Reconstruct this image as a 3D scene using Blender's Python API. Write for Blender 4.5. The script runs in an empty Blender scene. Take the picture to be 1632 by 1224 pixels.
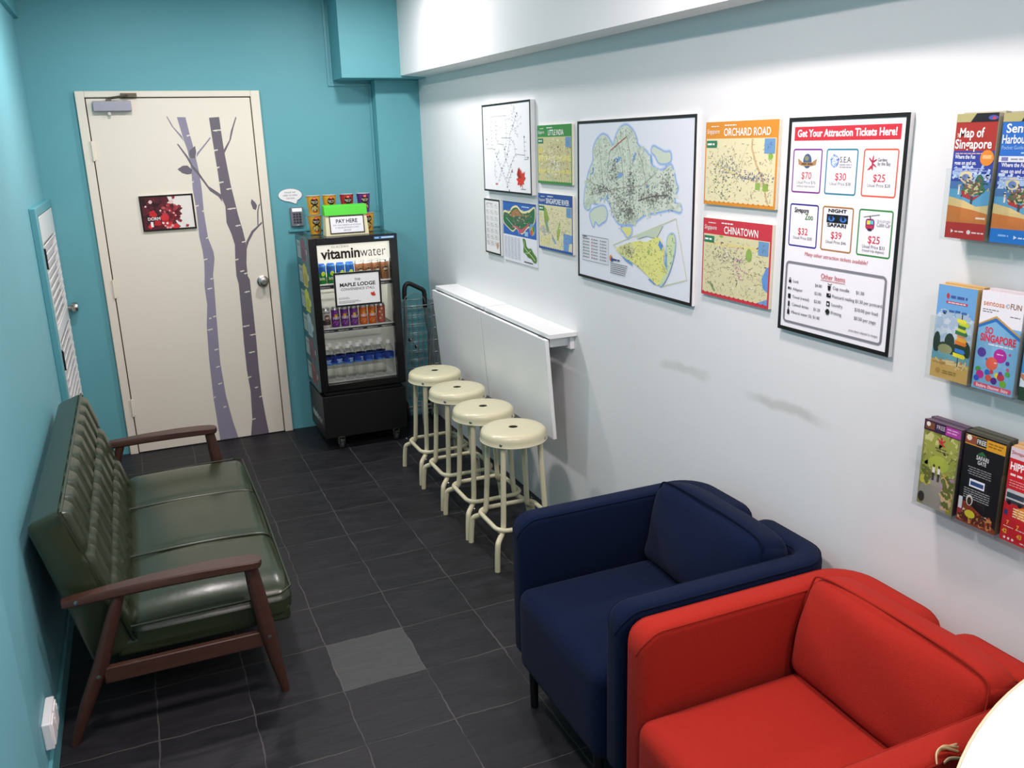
import bpy, bmesh, math, random
from mathutils import Vector, Matrix
C = bpy.context.scene.collection
PI = math.pi
R = math.radians

# ------------------------------------------------------------------ camera, world, lights, exposure
cam = bpy.data.cameras.new('camera'); camo = bpy.data.objects.new('camera', cam); C.objects.link(camo)
cam.sensor_width = 36; cam.lens = 36 * 1375.5 / 1632; cam.clip_start = .02; cam.clip_end = 60
rt = Vector((0.91665094, -0.39877593, -0.02699655)); up = Vector((0.13238423, 0.23918688, 0.96190647)); fw = Vector((0.37712792, 0.88530638, -0.27204252))
camo.matrix_world = Matrix(((rt.x, up.x, -fw.x, -0.75446), (rt.y, up.y, -fw.y, -5.0981), (rt.z, up.z, -fw.z, 1.82799), (0, 0, 0, 1)))
bpy.context.scene.camera = camo
w = bpy.data.worlds.new('world'); bpy.context.scene.world = w; w.use_nodes = True
w.node_tree.nodes['Background'].inputs[0].default_value = (.8, .9, 1, 1); w.node_tree.nodes['Background'].inputs[1].default_value = .05
vs = bpy.context.scene.view_settings
vs.view_transform = 'Standard'; vs.look = 'None'; vs.gamma = 1; vs.use_curve_mapping = False; vs.exposure = 0.0

def lamp(name, loc, size, power, col=(1, .98, .95), size_y=None):
    l = bpy.data.lights.new(name, 'AREA'); l.shape = 'RECTANGLE' if size_y else 'DISK'; l.size = size; l.energy = power; l.color = col
    if size_y: l.size_y = size_y
    o = bpy.data.objects.new(name, l); C.objects.link(o); o.location = loc
    return o
for x, y, pw, cl in ((-.60, -.65, 18.5, (1, .92, .915)), (.43, -.60, 19, (1, .92, .915)), (-.55, -3.1, 28, (1, .835, .83)), (.43, -3.25, 21, (1, .83, .825)), (-.5, -5.7, 18, (1, .85, .84)), (.45, -5.7, 18, (1, .85, .84))):  # the last two, unseen behind the camera, are added
    lamp('ceiling_downlight', (x, y, 2.70), .18, pw, cl)

# ------------------------------------------------------------------ materials
def lin(h):
    h = h.lstrip('#'); r = []
    for i in (0, 2, 4):
        c = int(h[i:i + 2], 16) / 255; r.append(c / 12.92 if c <= .04045 else ((c + .055) / 1.055) ** 2.4)
    return (*r, 1)
def mix(nt, fac, a, b):
    m = nt.nodes.new('ShaderNodeMix'); m.data_type = 'RGBA'
    for s, v in ((m.inputs[0], fac), (m.inputs[6], a), (m.inputs[7], b)):
        if hasattr(v, 'links'): nt.links.new(v, s)
        else: s.default_value = v
    return m.outputs[2]
def math_(nt, op, a, b=None, c=None):
    m = nt.nodes.new('ShaderNodeMath'); m.operation = op
    for i, v in enumerate((a, b, c)):
        if v is None: continue
        if hasattr(v, 'links'): nt.links.new(v, m.inputs[i])
        else: m.inputs[i].default_value = v
    return m.outputs[0]
def mat(name, col, rough=.5, metal=0, var=0, vscale=8, bump=0, bscale=60, spec=.5, coat=0, stretch=None, sheen=0, emit=0):
    m = bpy.data.materials.new(name); m.use_nodes = True; nt = m.node_tree; b = nt.nodes['Principled BSDF']
    b.inputs['Base Color'].default_value = lin(col); b.inputs['Roughness'].default_value = rough; b.inputs['Metallic'].default_value = metal
    b.inputs['Specular IOR Level'].default_value = spec; b.inputs['Coat Weight'].default_value = coat
    if sheen: b.inputs['Sheen Weight'].default_value = sheen
    if emit: b.inputs['Emission Color'].default_value = lin(col); b.inputs['Emission Strength'].default_value = emit
    tc = nt.nodes.new('ShaderNodeTexCoord')
    src = tc.outputs['Object']
    if stretch:
        mp = nt.nodes.new('ShaderNodeMapping'); mp.inputs['Scale'].default_value = stretch; nt.links.new(src, mp.inputs[0]); src = mp.outputs[0]
    if var:
        n = nt.nodes.new('ShaderNodeTexNoise'); n.inputs['Scale'].default_value = vscale; n.inputs['Detail'].default_value = 5; nt.links.new(src, n.inputs[0])
        c = lin(col); d = tuple(min(1, x * (1 + var)) for x in c[:3]) + (1,); e = tuple(x * (1 - var) for x in c[:3]) + (1,)
        nt.links.new(mix(nt, n.outputs[0], e, d), b.inputs['Base Color'])
    if bump:
        n2 = nt.nodes.new('ShaderNodeTexNoise'); n2.inputs['Scale'].default_value = bscale; n2.inputs['Detail'].default_value = 4; nt.links.new(src, n2.inputs[0])
        bp = nt.nodes.new('ShaderNodeBump'); bp.inputs['Strength'].default_value = bump; bp.inputs['Distance'].default_value = .004
        nt.links.new(n2.outputs[0], bp.inputs['Height']); nt.links.new(bp.outputs[0], b.inputs['Normal'])
    return m
def clear(name, tint=(1, 1, 1, 1), gloss=.12, rough=.03, amount=1.0):
    m = bpy.data.materials.new(name); m.use_nodes = True; nt = m.node_tree; nt.nodes.clear()
    out = nt.nodes.new('ShaderNodeOutputMaterial'); t = nt.nodes.new('ShaderNodeBsdfTransparent'); t.inputs[0].default_value = tint
    g = nt.nodes.new('ShaderNodeBsdfGlossy'); g.inputs['Roughness'].default_value = rough
    f = nt.nodes.new('ShaderNodeLayerWeight'); f.inputs['Blend'].default_value = gloss
    mx = nt.nodes.new('ShaderNodeMixShader'); nt.links.new(math_(nt, 'MULTIPLY', f.outputs['Fresnel'], amount), mx.inputs[0]); nt.links.new(t.outputs[0], mx.inputs[1]); nt.links.new(g.outputs[0], mx.inputs[2]); nt.links.new(mx.outputs[0], out.inputs[0])
    return m
INK = {}
def ink(c):
    if c not in INK: INK[c] = mat('print ink ' + c, c, .45, spec=.35)
    return INK[c]

M_teal = mat('teal wall paint', '#60a6b0', .55, var=.03, vscale=3, bump=.08, bscale=90)
M_pale = mat('pale teal wall paint', '#72b3bf', .55, var=.03, vscale=3, bump=.08, bscale=90)
M_tealgloss = mat('teal gloss trim paint', '#5ea4ae', .35, bump=.05)
M_white = mat('white wall paint', '#e4e6e6', .6, var=.02, vscale=2, bump=.06, bscale=60)
M_ceil = mat('white ceiling paint', '#e6e6e4', .8)
M_cream = mat('cream door paint', '#e6dfcf', .45, var=.015, vscale=4)
M_stool = mat('cream enamel', '#d3cdac', .28, coat=.3)
M_lam = mat('white laminate', '#eceded', .35)
M_blk = mat('black gloss plastic', '#0d0d10', .22, spec=.5)
M_blkm = mat('black matt plastic', '#111113', .6)
M_chrome = mat('brushed steel', '#b9b6b0', .25, 1)
M_dsteel = mat('dark steel', '#3c3c40', .35, .9)
M_leather = mat('dark green leather', '#2c3422', .27, var=.22, vscale=5, bump=.12, bscale=35, spec=.55)
M_piping = mat('dark green piping', '#2c3624', .3)
M_wood = mat('dark walnut wood', '#432920', .42, var=.35, vscale=6, bump=.05, stretch=(2, 14, 14))
M_blue = mat('navy blue fabric', '#0c1832', .95, var=.16, vscale=160, bump=.45, bscale=420, spec=.06, sheen=.04)
M_bluep = mat('navy blue piping', '#0a142a', .95, spec=.15)
M_red = mat('red fabric', '#a42a20', .95, var=.1, vscale=160, bump=.4, bscale=420, spec=.06, sheen=.03)
M_redp = mat('red piping', '#94251b', .95, spec=.15)
M_glass = clear('clear glass')
M_acr = clear('clear acrylic', (.97, .985, .985, 1), .2, .03, .35)
M_bottle = clear('clear plastic bottle', (.98, .987, .99, 1), .25, .12, .3)
M_paper = mat('white paper', '#f2f2f2', .6)
M_cold = mat('fridge interior white plastic', '#d9dcd8', .4)
M_silver = mat('silver lid', '#c9c9c6', .35, .3)

# slate floor: tile grid with grout lines, one pale tile
def slate():
    m = bpy.data.materials.new('dark slate tiles'); m.use_nodes = True; nt = m.node_tree; b = nt.nodes['Principled BSDF']
    tc = nt.nodes.new('ShaderNodeTexCoord'); sp = nt.nodes.new('ShaderNodeSeparateXYZ'); nt.links.new(tc.outputs['Object'], sp.inputs[0])
    nz = nt.nodes.new('ShaderNodeTexNoise'); nz.inputs['Scale'].default_value = 9; nz.inputs['Detail'].default_value = 3; nt.links.new(tc.outputs['Object'], nz.inputs[0])
    wob = math_(nt, 'MULTIPLY', math_(nt, 'SUBTRACT', nz.outputs[0], .5), .02)
    gx = math_(nt, 'DIVIDE', math_(nt, 'ADD', sp.outputs[0], wob), .3); gy = math_(nt, 'DIVIDE', math_(nt, 'ADD', sp.outputs[1], wob), .308)
    fx = math_(nt, 'FRACT', gx); fy = math_(nt, 'FRACT', gy); ix = math_(nt, 'FLOOR', gx); iy = math_(nt, 'FLOOR', gy)
    edge = lambda f: math_(nt, 'MINIMUM', f, math_(nt, 'SUBTRACT', 1.0, f))
    d = math_(nt, 'MINIMUM', edge(fx), edge(fy))
    n4 = nt.nodes.new('ShaderNodeTexNoise'); n4.inputs['Scale'].default_value = 5; n4.inputs['Detail'].default_value = 4; nt.links.new(tc.outputs['Object'], n4.inputs[0])
    wd = math_(nt, 'MULTIPLY', math_(nt, 'SUBTRACT', n4.outputs[0], .28), .028)
    grout = math_(nt, 'LESS_THAN', d, wd)
    cell = nt.nodes.new('ShaderNodeCombineXYZ'); nt.links.new(ix, cell.inputs[0]); nt.links.new(iy, cell.inputs[1])
    wn = nt.nodes.new('ShaderNodeTexWhiteNoise'); wn.noise_dimensions = '3D'; nt.links.new(cell.outputs[0], wn.inputs[0])
    base = mix(nt, wn.outputs[0], lin('#18191c'), lin('#222125'))
    mp = nt.nodes.new('ShaderNodeMapping'); mp.inputs['Scale'].default_value = (2.2, 7, 1); nt.links.new(tc.outputs['Object'], mp.inputs[0])
    off = nt.nodes.new('ShaderNodeVectorMath'); off.operation = 'MULTIPLY_ADD'; off.inputs[1].default_value = (7.3, 5.1, 3); nt.links.new(cell.outputs[0], off.inputs[0]); nt.links.new(mp.outputs[0], off.inputs[2])
    n2 = nt.nodes.new('ShaderNodeTexNoise'); n2.inputs['Scale'].default_value = 2.4; n2.inputs['Detail'].default_value = 7; n2.inputs['Roughness'].default_value = .62; n2.inputs['Distortion'].default_value = .6; nt.links.new(off.outputs[0], n2.inputs[0])
    r2 = nt.nodes.new('ShaderNodeValToRGB'); r2.color_ramp.elements[0].position = .42; r2.color_ramp.elements[1].position = .75; nt.links.new(n2.outputs[0], r2.inputs[0])
    base = mix(nt, math_(nt, 'MULTIPLY', r2.outputs[0], .5), base, lin('#343238'))
    pale = math_(nt, 'MULTIPLY', math_(nt, 'COMPARE', ix, -1.0, .2), math_(nt, 'COMPARE', iy, -8.0, .2))
    base = mix(nt, math_(nt, 'MULTIPLY', pale, .8), base, lin('#4a4c4b'))
    base = mix(nt, math_(nt, 'MULTIPLY', grout, .55), base, lin('#5e5b56'))
    nt.links.new(base, b.inputs['Base Color'])
    nt.links.new(math_(nt, 'MULTIPLY_ADD', n2.outputs[0], .3, .36), b.inputs['Roughness'])
    h = math_(nt, 'SUBTRACT', n2.outputs[0], math_(nt, 'MULTIPLY', grout, .7))
    bp = nt.nodes.new('ShaderNodeBump'); bp.inputs['Strength'].default_value = .5; bp.inputs['Distance'].default_value = .006; nt.links.new(h, bp.inputs['Height']); nt.links.new(bp.outputs[0], b.inputs['Normal'])
    b.inputs['Specular IOR Level'].default_value = .25
    return m
M_slate = slate()

# white wall with a band of rubbed, peeling paint behind the chairs
def scuffed():
    m = M_white.copy(); m.name = 'white wall paint with rubbed band'; nt = m.node_tree; b = nt.nodes['Principled BSDF']
    old = b.inputs['Base Color'].links[0].from_socket
    tc = nt.nodes.new('ShaderNodeTexCoord'); sp = nt.nodes.new('ShaderNodeSeparateXYZ'); nt.links.new(tc.outputs['Object'], sp.inputs[0])
    n = nt.nodes.new('ShaderNodeTexNoise'); n.inputs['Scale'].default_value = 4.5; n.inputs['Detail'].default_value = 4; nt.links.new(tc.outputs['Object'], n.inputs[0])
    line = math_(nt, 'MULTIPLY_ADD', math_(nt, 'SUBTRACT', n.outputs[0], .5), .10, 1.005)
    dz = math_(nt, 'ABSOLUTE', math_(nt, 'SUBTRACT', sp.outputs[2], line))
    mr = nt.nodes.new('ShaderNodeMapRange'); mr.inputs[1].default_value = .008; mr.inputs[2].default_value = .022; mr.inputs[3].default_value = 1; mr.inputs[4].default_value = 0; nt.links.new(dz, mr.inputs[0])
    n3 = nt.nodes.new('ShaderNodeTexNoise'); n3.inputs['Scale'].default_value = 2.3; n3.inputs['Detail'].default_value = 2; nt.links.new(tc.outputs['Object'], n3.inputs[0])
    mr2 = nt.nodes.new('ShaderNodeMapRange'); mr2.inputs[1].default_value = .44; mr2.inputs[2].default_value = .56; nt.links.new(n3.outputs[0], mr2.inputs[0])
    yy = math_(nt, 'MULTIPLY', math_(nt, 'GREATER_THAN', sp.outputs[1], -3.6), math_(nt, 'LESS_THAN', sp.outputs[1], -2.05))
    f = math_(nt, 'MULTIPLY', math_(nt, 'MULTIPLY', mr.outputs[0], mr2.outputs[0]), math_(nt, 'MULTIPLY', yy, .5))
    nt.links.new(mix(nt, f, old, lin('#b3b1ab')), b.inputs['Base Color'])
    return m
M_scuff = scuffed()

# ------------------------------------------------------------------ mesh helpers
class MB:
    def __init__(s): s.bm = bmesh.new(); s.mi = 0
    def face(s, vs):
        try:
            f = s.bm.faces.new(vs); f.material_index = s.mi; return f
        except ValueError: return None
    def box(s, a, b, M=None):
        x0, y0, z0 = a; x1, y1, z1 = b
        p = [Vector(v) for v in ((x0, y0, z0), (x1, y0, z0), (x1, y1, z0), (x0, y1, z0), (x0, y0, z1), (x1, y0, z1), (x1, y1, z1), (x0, y1, z1))]
        if M: p = [M @ v for v in p]
        v = [s.bm.verts.new(q) for q in p]
        for f in ((0, 3, 2, 1), (4, 5, 6, 7), (0, 1, 5, 4), (1, 2, 6, 5), (2, 3, 7, 6), (3, 0, 4, 7)): s.face([v[i] for i in f])
        return s
    def loft(s, rings, cap=True, close=False):
        vr = [[s.bm.verts.new(p) for p in r] for r in rings]; n = len(vr[0])
        pairs = list(zip(vr, vr[1:])) + ([(vr[-1], vr[0])] if close else [])
        for a, b in pairs:
            for i in range(n): s.face([a[i], a[(i + 1) % n], b[(i + 1) % n], b[i]])
        if cap and not close: s.face(vr[0][::-1]); s.face(vr[-1])
        return s
    def tube(s, pts, r, n=12, close=False, ell=1):
        pts = [Vector(p) for p in pts]; k = len(pts); rr = r if isinstance(r, (list, tuple)) else [r] * k
        T = []
        for i in range(k):
            a = pts[(i - 1) % k] if (close or i) else pts[0]; b = pts[(i + 1) % k] if (close or i < k - 1) else pts[-1]
            T.append((b - a).normalized())
        nrm = T[0].orthogonal().normalized()
        if abs(T[0].z) < .9: nrm = (Vector((0, 0, 1)) - T[0] * T[0].z).normalized()
        rings = []
        for i in range(k):
            nrm = (nrm - T[i] * nrm.dot(T[i])).normalized(); bn = T[i].cross(nrm)
            rings.append([pts[i] + nrm * math.cos(2 * PI * j / n) * rr[i] + bn * math.sin(2 * PI * j / n) * rr[i] * ell for j in range(n)])
        return s.loft(rings, True, close)
    def lathe(s, prof, c=(0, 0, 0), n=24, M=None):
        c = Vector(c); rings = []
        for r, z in prof:
            ring = [Vector((max(r, 1e-5) * math.cos(2 * PI * j / n), max(r, 1e-5) * math.sin(2 * PI * j / n), z)) for j in range(n)]
            rings.append([(M @ v if M else v) + c for v in ring])
        return s.loft(rings, True)
    def prism(s, poly, fa, fb):
        return s.loft([[fa(*p) for p in poly], [fb(*p) for p in poly]], True)
    def pillow(s, size, rad, M=None, puff=(0, 0, 0), n=10, fn=None):
        hx, hy, hz = (q / 2 for q in size); vm = {}
        def vert(a, b, c):
            k = (round(a, 5), round(b, 5), round(c, 5))
            if k in vm: return vm[k]
            p = Vector((a * hx, b * hy, c * hz))
            q = Vector((max(-hx + rad, min(hx - rad, p.x)), max(-hy + rad, min(hy - rad, p.y)), max(-hz + rad, min(hz - rad, p.z))))
            d = p - q
            if d.length > 1e-9: p = q + d.normalized() * min(rad, d.length if (abs(d.x) > 0) + (abs(d.y) > 0) + (abs(d.z) > 0) == 1 else rad)
            e = lambda t: max(0, 1 - t * t)
            p.x += (1 if a > 0 else -1) * puff[0] * e(b) * e(c) * abs(a) ** 2; p.y += (1 if b > 0 else -1) * puff[1] * e(a) * e(c) * abs(b) ** 2; p.z += (1 if c > 0 else -1) * puff[2] * e(a) * e(b) * abs(c) ** 2
            if fn: p = fn(p, a, b, c)
            vm[k] = s.bm.verts.new(M @ p if M else p); return vm[k]
        def ticks(h):  # dense near the rounded rims
            e = min(.9, rad / h); t = [-1 + e * (1 - math.cos(PI / 2 * i / 4)) for i in range(4)]
            return t + [-1 + e + (2 - 2 * e) * i / n for i in range(n + 1)] + [-q for q in t[::-1]]
        tx, ty, tz = ticks(hx), ticks(hy), ticks(hz)
        for (u, v, mk) in ((tx, ty, lambda a, b, sg: (a, b, sg)), (ty, tz, lambda a, b, sg: (sg, a, b)), (tz, tx, lambda a, b, sg: (b, sg, a))):
            for sg in (-1, 1):
                for i in range(len(u) - 1):
                    for j in range(len(v) - 1):
                        q = [vert(*mk(*p, sg)) for p in ((u[i], v[j]), (u[i + 1], v[j]), (u[i + 1], v[j + 1]), (u[i], v[j + 1]))]
                        if len(set(q)) == 4: s.face(q if sg > 0 else q[::-1])
        return s
    def build(s, name, m, parent=None, org=(0, 0, 0), bevel=0, seg=3, smooth=40, loc=None):
        if any(org): bmesh.ops.translate(s.bm, verts=s.bm.verts, vec=-Vector(org))
        bmesh.ops.recalc_face_normals(s.bm, faces=s.bm.faces)
        me = bpy.data.meshes.new(name); s.bm.to_mesh(me); s.bm.free()
        for q in (m if isinstance(m, (list, tuple)) else [m]): me.materials.append(q)
        if smooth:
            for p in me.polygons: p.use_smooth = True
            me.set_sharp_from_angle(angle=R(smooth))
        o = bpy.data.objects.new(name, me); C.objects.link(o)
        if parent: o.parent = parent
        elif any(org): o.location = org
        if loc: o.location = loc
        if bevel:
            b = o.modifiers.new('bevel', 'BEVEL'); b.width = bevel; b.segments = seg; b.limit_method = 'ANGLE'; b.angle_limit = R(40); b.harden_normals = False
        return o
def arc(c, r, a0, a1, n, f): return [f(c[0] + r * math.cos(a0 + (a1 - a0) * i / n), c[1] + r * math.sin(a0 + (a1 - a0) * i / n)) for i in range(n + 1)]
def curve(pts, n=6):  # Catmull-Rom
    pts = [Vector(p) for p in pts]; out = []
    for i in range(len(pts) - 1):
        p0, p1, p2, p3 = pts[max(i - 1, 0)], pts[i], pts[i + 1], pts[min(i + 2, len(pts) - 1)]
        for k in range(n):
            t = k / n; out.append(.5 * ((2 * p1) + (p2 - p0) * t + (2 * p0 - 5 * p1 + 4 * p2 - p3) * t * t + (3 * p1 - p0 - 3 * p2 + p3) * t ** 3))
    return out + [pts[-1]]
def tag(o, label=None, cat=None, group=None, kind=None):
    for k, v in (('label', label), ('category', cat), ('group', group), ('kind', kind)):
        if v: o[k] = v
    return o
def thing(name, label, cat, loc=(0, 0, 0), group=None, kind=None, M=None):
    o = bpy.data.objects.new(name, None); C.objects.link(o); o.empty_display_size = .05
    if M: o.matrix_world = M
    else: o.location = loc
    return tag(o, label, cat, group, kind)
KIDS = {}
def kids(o): return [c for c in list(C.objects) if c.parent == o]
def dup(root, loc, label=None, rotz=None):
    def cp(o, par):
        c = o.copy(); C.objects.link(c)
        if par: c.parent = par
        for ch in kids(o): cp(ch, c)
        return c
    r = cp(root, None); r.location = loc
    if rotz is not None: r.rotation_euler = (0, 0, rotz)
    if label: r['label'] = label
    return r

# flat printing: layers of coloured shapes on a sign, in metres from its lower left corner
_cap = {}
def glyphs(txt, bold):
    cu = bpy.data.curves.new('t', 'FONT'); cu.body = txt; cu.size = 1; cu.offset = bold; cu.resolution_u = 3
    ob = bpy.data.objects.new('t', cu); C.objects.link(ob); dg = bpy.context.evaluated_depsgraph_get()
    me = ob.evaluated_get(dg).to_mesh(); v = [tuple(p.co[:2]) for p in me.vertices]; f = [tuple(p.vertices) for p in me.polygons]
    ob.evaluated_get(dg).to_mesh_clear(); bpy.data.objects.remove(ob); bpy.data.curves.remove(cu); return v, f
def smooth2(pts, n=4):
    k = len(pts); q = curve([(*pts[i % k], 0) for i in range(-1, k + 2)], n)
    return [(v.x, v.y) for v in q[n:n * (k + 1)]]
class Print:
    def __init__(s, n=0.): s.bm = bmesh.new(); s.mats = []; s.n = n; s.k = 0; s.clip = None; s.rnd = random.Random(5)
    def mi(s, c):
        m = c if not isinstance(c, str) else ink(c)
        if m not in s.mats: s.mats.append(m)
        return s.mats.index(m)
    def up(s): s.n += 9e-6; s.k = 0
    def raw(s, V, F, c):
        v = [s.bm.verts.new((x, y, s.n + s.k * 2.5e-6)) for x, y in V]; i = s.mi(c)
        for f in F:
            try: s.bm.faces.new([v[k] for k in f]).material_index = i
            except ValueError: pass
    def poly(s, pts, c):
        if s.k: s.n += 6e-5
        a = sum(p[0] * q[1] - q[0] * p[1] for p, q in zip(pts, pts[1:] + pts[:1]))
        s.up(); s.raw(pts if a > 0 else pts[::-1], [range(len(pts))], c)
    def rect(s, x0, y0, x1, y1, c): s.poly([(x0, y0), (x1, y0), (x1, y1), (x0, y1)], c)
    def rr(s, x0, y0, x1, y1, r):
        o = []
        for cx, cy, a in ((x1 - r, y0 + r, -PI / 2), (x1 - r, y1 - r, 0), (x0 + r, y1 - r, PI / 2), (x0 + r, y0 + r, PI)):
            o += [(cx + r * math.cos(a + PI / 2 * i / 5), cy + r * math.sin(a + PI / 2 * i / 5)) for i in range(6)]
        return o
    def rrect(s, x0, y0, x1, y1, r, c): s.poly(s.rr(x0, y0, x1, y1, r), c)
    def ring(s, x0, y0, x1, y1, r, t, c):
        a = s.rr(x0, y0, x1, y1, r); b = s.rr(x0 + t, y0 + t, x1 - t, y1 - t, max(r - t, .0005)); n = len(a); s.up()
        s.raw(a + b, [(i, (i + 1) % n, n + (i + 1) % n, n + i) for i in range(n)], c)
    def ell(s, cx, cy, rx, ry, c, n=20, a0=0, rot=0):
        cr, sr = math.cos(rot), math.sin(rot); p = [(rx * math.cos(2 * PI * i / n), ry * math.sin(2 * PI * i / n)) for i in range(n)]
        s.poly([(cx + x * cr - y * sr, cy + x * sr + y * cr) for x, y in p], c)
    def line(s, pts, wd, c, up=True):
        if up: s.up()
        for (x0, y0), (x1, y1) in zip(pts, pts[1:]):
            s.k = (s.k + 1) % 23
            L = math.hypot(x1 - x0, y1 - y0) or 1; dx, dy = -(y1 - y0) / L * wd / 2, (x1 - x0) / L * wd / 2
            s.raw([(x0 + dx, y0 + dy), (x0 - dx, y0 - dy), (x1 - dx, y1 - dy), (x1 + dx, y1 + dy)], [(0, 1, 2, 3)], c)
    def text(s, t, x, y, h, c, wd=None, al='l', bold=0.0, slant=0, maxw=None):
        v, f = glyphs(t, bold); s.up()
        if not v: return
        k = h / .70; x0 = min(p[0] for p in v); x1 = max(p[0] for p in v); kx = k
        if wd: kx = wd / (x1 - x0)
        elif maxw and (x1 - x0) * k > maxw: kx = maxw / (x1 - x0)
        W = (x1 - x0) * kx; ox = x - (0 if al == 'l' else W / 2 if al == 'c' else W)
        par = list(range(len(v)))                 # letters one by one, each a hair above the last
        def root(i):
            while par[i] != i: par[i] = par[par[i]]; i = par[i]
            return i
        for q in f:
            for i in q[1:]: par[root(i)] = root(q[0])
        grp = {}
        for q in f: grp.setdefault(root(q[0]), []).append(q)
        for q in grp.values():
            ids = sorted({i for t_ in q for i in t_}); ix = {i: n for n, i in enumerate(ids)}; s.k = (s.k + .5) % 2.5
            s.raw([(ox + (v[i][0] - x0) * kx + slant * v[i][1] * k, y + v[i][1] * k) for i in ids], [[ix[i] for i in t_] for t_ in q], c)
        s.n += 1.5e-5; s.k = 0
    def outline(s, pts, wd, c):
        """a coast band: the shape grown outwards, laid under the shape itself"""
        n = len(pts); a = sum(p[0] * q[1] - q[0] * p[1] for p, q in zip(pts, pts[1:] + pts[:1])); sg = 1 if a > 0 else -1; o = []
        for i in range(n):
            p, q = pts[i - 1], pts[(i + 1) % n]; L = math.dist(p, q) or 1
            o.append((pts[i][0] + sg * (q[1] - p[1]) / L * wd / 2, pts[i][1] - sg * (q[0] - p[0]) / L * wd / 2))
        s.n += 6e-5; s.up()
        for i in range(n):
            s.k = (s.k + 1) % 23; j = (i + 1) % n
            s.raw([pts[i], pts[j], o[j], o[i]] if sg < 0 else [o[i], o[j], pts[j], pts[i]], [range(4)], c)
    def scrib(s, n, inside, cols, ln=(.004, .012), wd=.0012, flat=.5):
        """short strokes standing for place names and streets"""
        for c in cols:
            s.n += 6e-5; s.up(); k = 0
            for _ in range(n * 6):
                if k >= n: break
                x, y = inside(s.rnd)
                a = s.rnd.choice((0, 0, .5, -.6, 1.2)) if s.rnd.random() < flat else s.rnd.uniform(0, PI); L = s.rnd.uniform(*ln) / 2
                if s.clip: e = L + wd / 2; x = min(max(x, s.clip[0] + e), s.clip[2] - e); y = min(max(y, s.clip[1] + e), s.clip[3] - e)
                s.line([(x - L * math.cos(a), y - L * math.sin(a)), (x + L * math.cos(a), y + L * math.sin(a))], wd, c, False); k += 1
    def words(s, x0, y0, x1, h, c, al='l'):
        """a line of small print too small to read: word-length dashes"""
        s.up(); x = x0
        while x < x1:
            L = min(s.rnd.uniform(2.2, 5) * h, x1 - x); s.raw([(x, y0), (x + L, y0), (x + L, y0 + h), (x, y0 + h)], [(0, 1, 2, 3)], c); x += L + h * .7
    def leaf(s, cx, cy, r, c, rot=0):
        k = [(0, -1.0), (.06, -.45), (.45, -.62), (.38, -.38), (.95, -.2), (.72, .02), (.98, .35), (.55, .3), (.52, .5), (.28, .28), (.3, .75), (.15, .68), (0, 1.1)]
        p = k + [(-x, y) for x, y in k[-2:0:-1]]; cr, sr = math.cos(rot), math.sin(rot)
        s.poly([(cx + r * (x * cr - y * sr), cy + r * (x * sr + y * cr)) for x, y in p], c)
    def build(s, name, parent, wrap=None):
        if wrap:
            wrap(s.bm)
        me = bpy.data.meshes.new(name); s.bm.to_mesh(me); s.bm.free()
        for m in s.mats: me.materials.append(m)
        o = bpy.data.objects.new(name, me); C.objects.link(o); o.parent = parent; return o
def cyl_wrap(rf, steps, step):
    """bend a flat print round a can facing -Y; rf(v) gives the radius at height v"""
    def f(bm):
        for k in range(-steps, steps + 1):
            bmesh.ops.bisect_plane(bm, geom=bm.verts[:] + bm.edges[:] + bm.faces[:], plane_co=(k * step, 0, 0), plane_no=(1, 0, 0))
        for v in bm.verts:
            r = rf(v.co.y) + v.co.z; a = v.co.x / rf(v.co.y); v.co = Vector((r * math.sin(a), -r * math.cos(a), v.co.y))
    return f
XW = 1.02; YB = .545
def on_right(y, z, x=XW): return Matrix(((0, 0, -1, x), (-1, 0, 0, y), (0, 1, 0, z), (0, 0, 0, 1)))    # u = -Y, v = Z, n = -X
def on_back(x, z, y=YB): return Matrix(((1, 0, 0, x), (0, 0, -1, y), (0, 1, 0, z), (0, 0, 0, 1)))       # u = X, v = Z, n = -Y
# ------------------------------------------------------------------ the room
def struct(name, mb, m, label, cat, **k):
    return tag(mb.build(name, m, smooth=0, **k), label, cat, kind='structure')
Y0 = -6.6; ZC = 2.72
struct('floor', MB().box((-1.35, Y0 - .1, -.1), (XW + .15, YB + .1, 0)), M_slate, 'dark slate tile floor with pale grout lines', 'floor')
struct('ceiling', MB().box((-1.35, Y0 - .1, ZC), (XW + .15, YB + .1, ZC + .1)), M_ceil, 'white ceiling above the whole room', 'ceiling')
struct('wall_left', MB().box((-1.3, Y0, 0), (-1.2, YB + .1, ZC)), M_pale, 'pale teal painted wall behind the green sofa', 'wall')
struct('wall_right', MB().box((XW, Y0, 0), (XW + .1, YB + .1, ZC)), M_scuff, 'white painted wall carrying the maps and posters, with a rubbed band', 'wall')
struct('wall_back', MB().box((-1.2, YB, 0), (XW, YB + .1, ZC)), M_teal, 'teal end wall around the cream door', 'wall')
struct('wall_front', MB().box((-1.3, Y0 - .1, 0), (XW + .1, Y0, ZC)), M_white, 'white wall at the near end of the room', 'wall')
struct('trim_1', MB().box((.735, YB - .1, 0), (XW, YB, 2.21)), M_teal, 'teal painted pier in the far right corner beside the fridge', 'pier')
struct('trim_2', MB().box((.496, .29, 2.212), (XW, YB, ZC)), M_teal, 'teal boxed-in beam end high in the far right corner', 'beam')
b = MB(); f = lambda y, x, z: Vector((x, y, z))
b.loft([[f(.29, .86, 2.224), f(.29, .86, ZC), f(.29, XW, ZC), f(.29, XW, 2.216)], [f(Y0, .86, 2.15), f(Y0, .86, ZC), f(Y0, XW, ZC), f(Y0, XW, 2.19)]])
struct('trim_3', b, M_white, 'white ceiling beam running along the top of the white wall', 'beam')
b = MB(); t = .013
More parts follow.
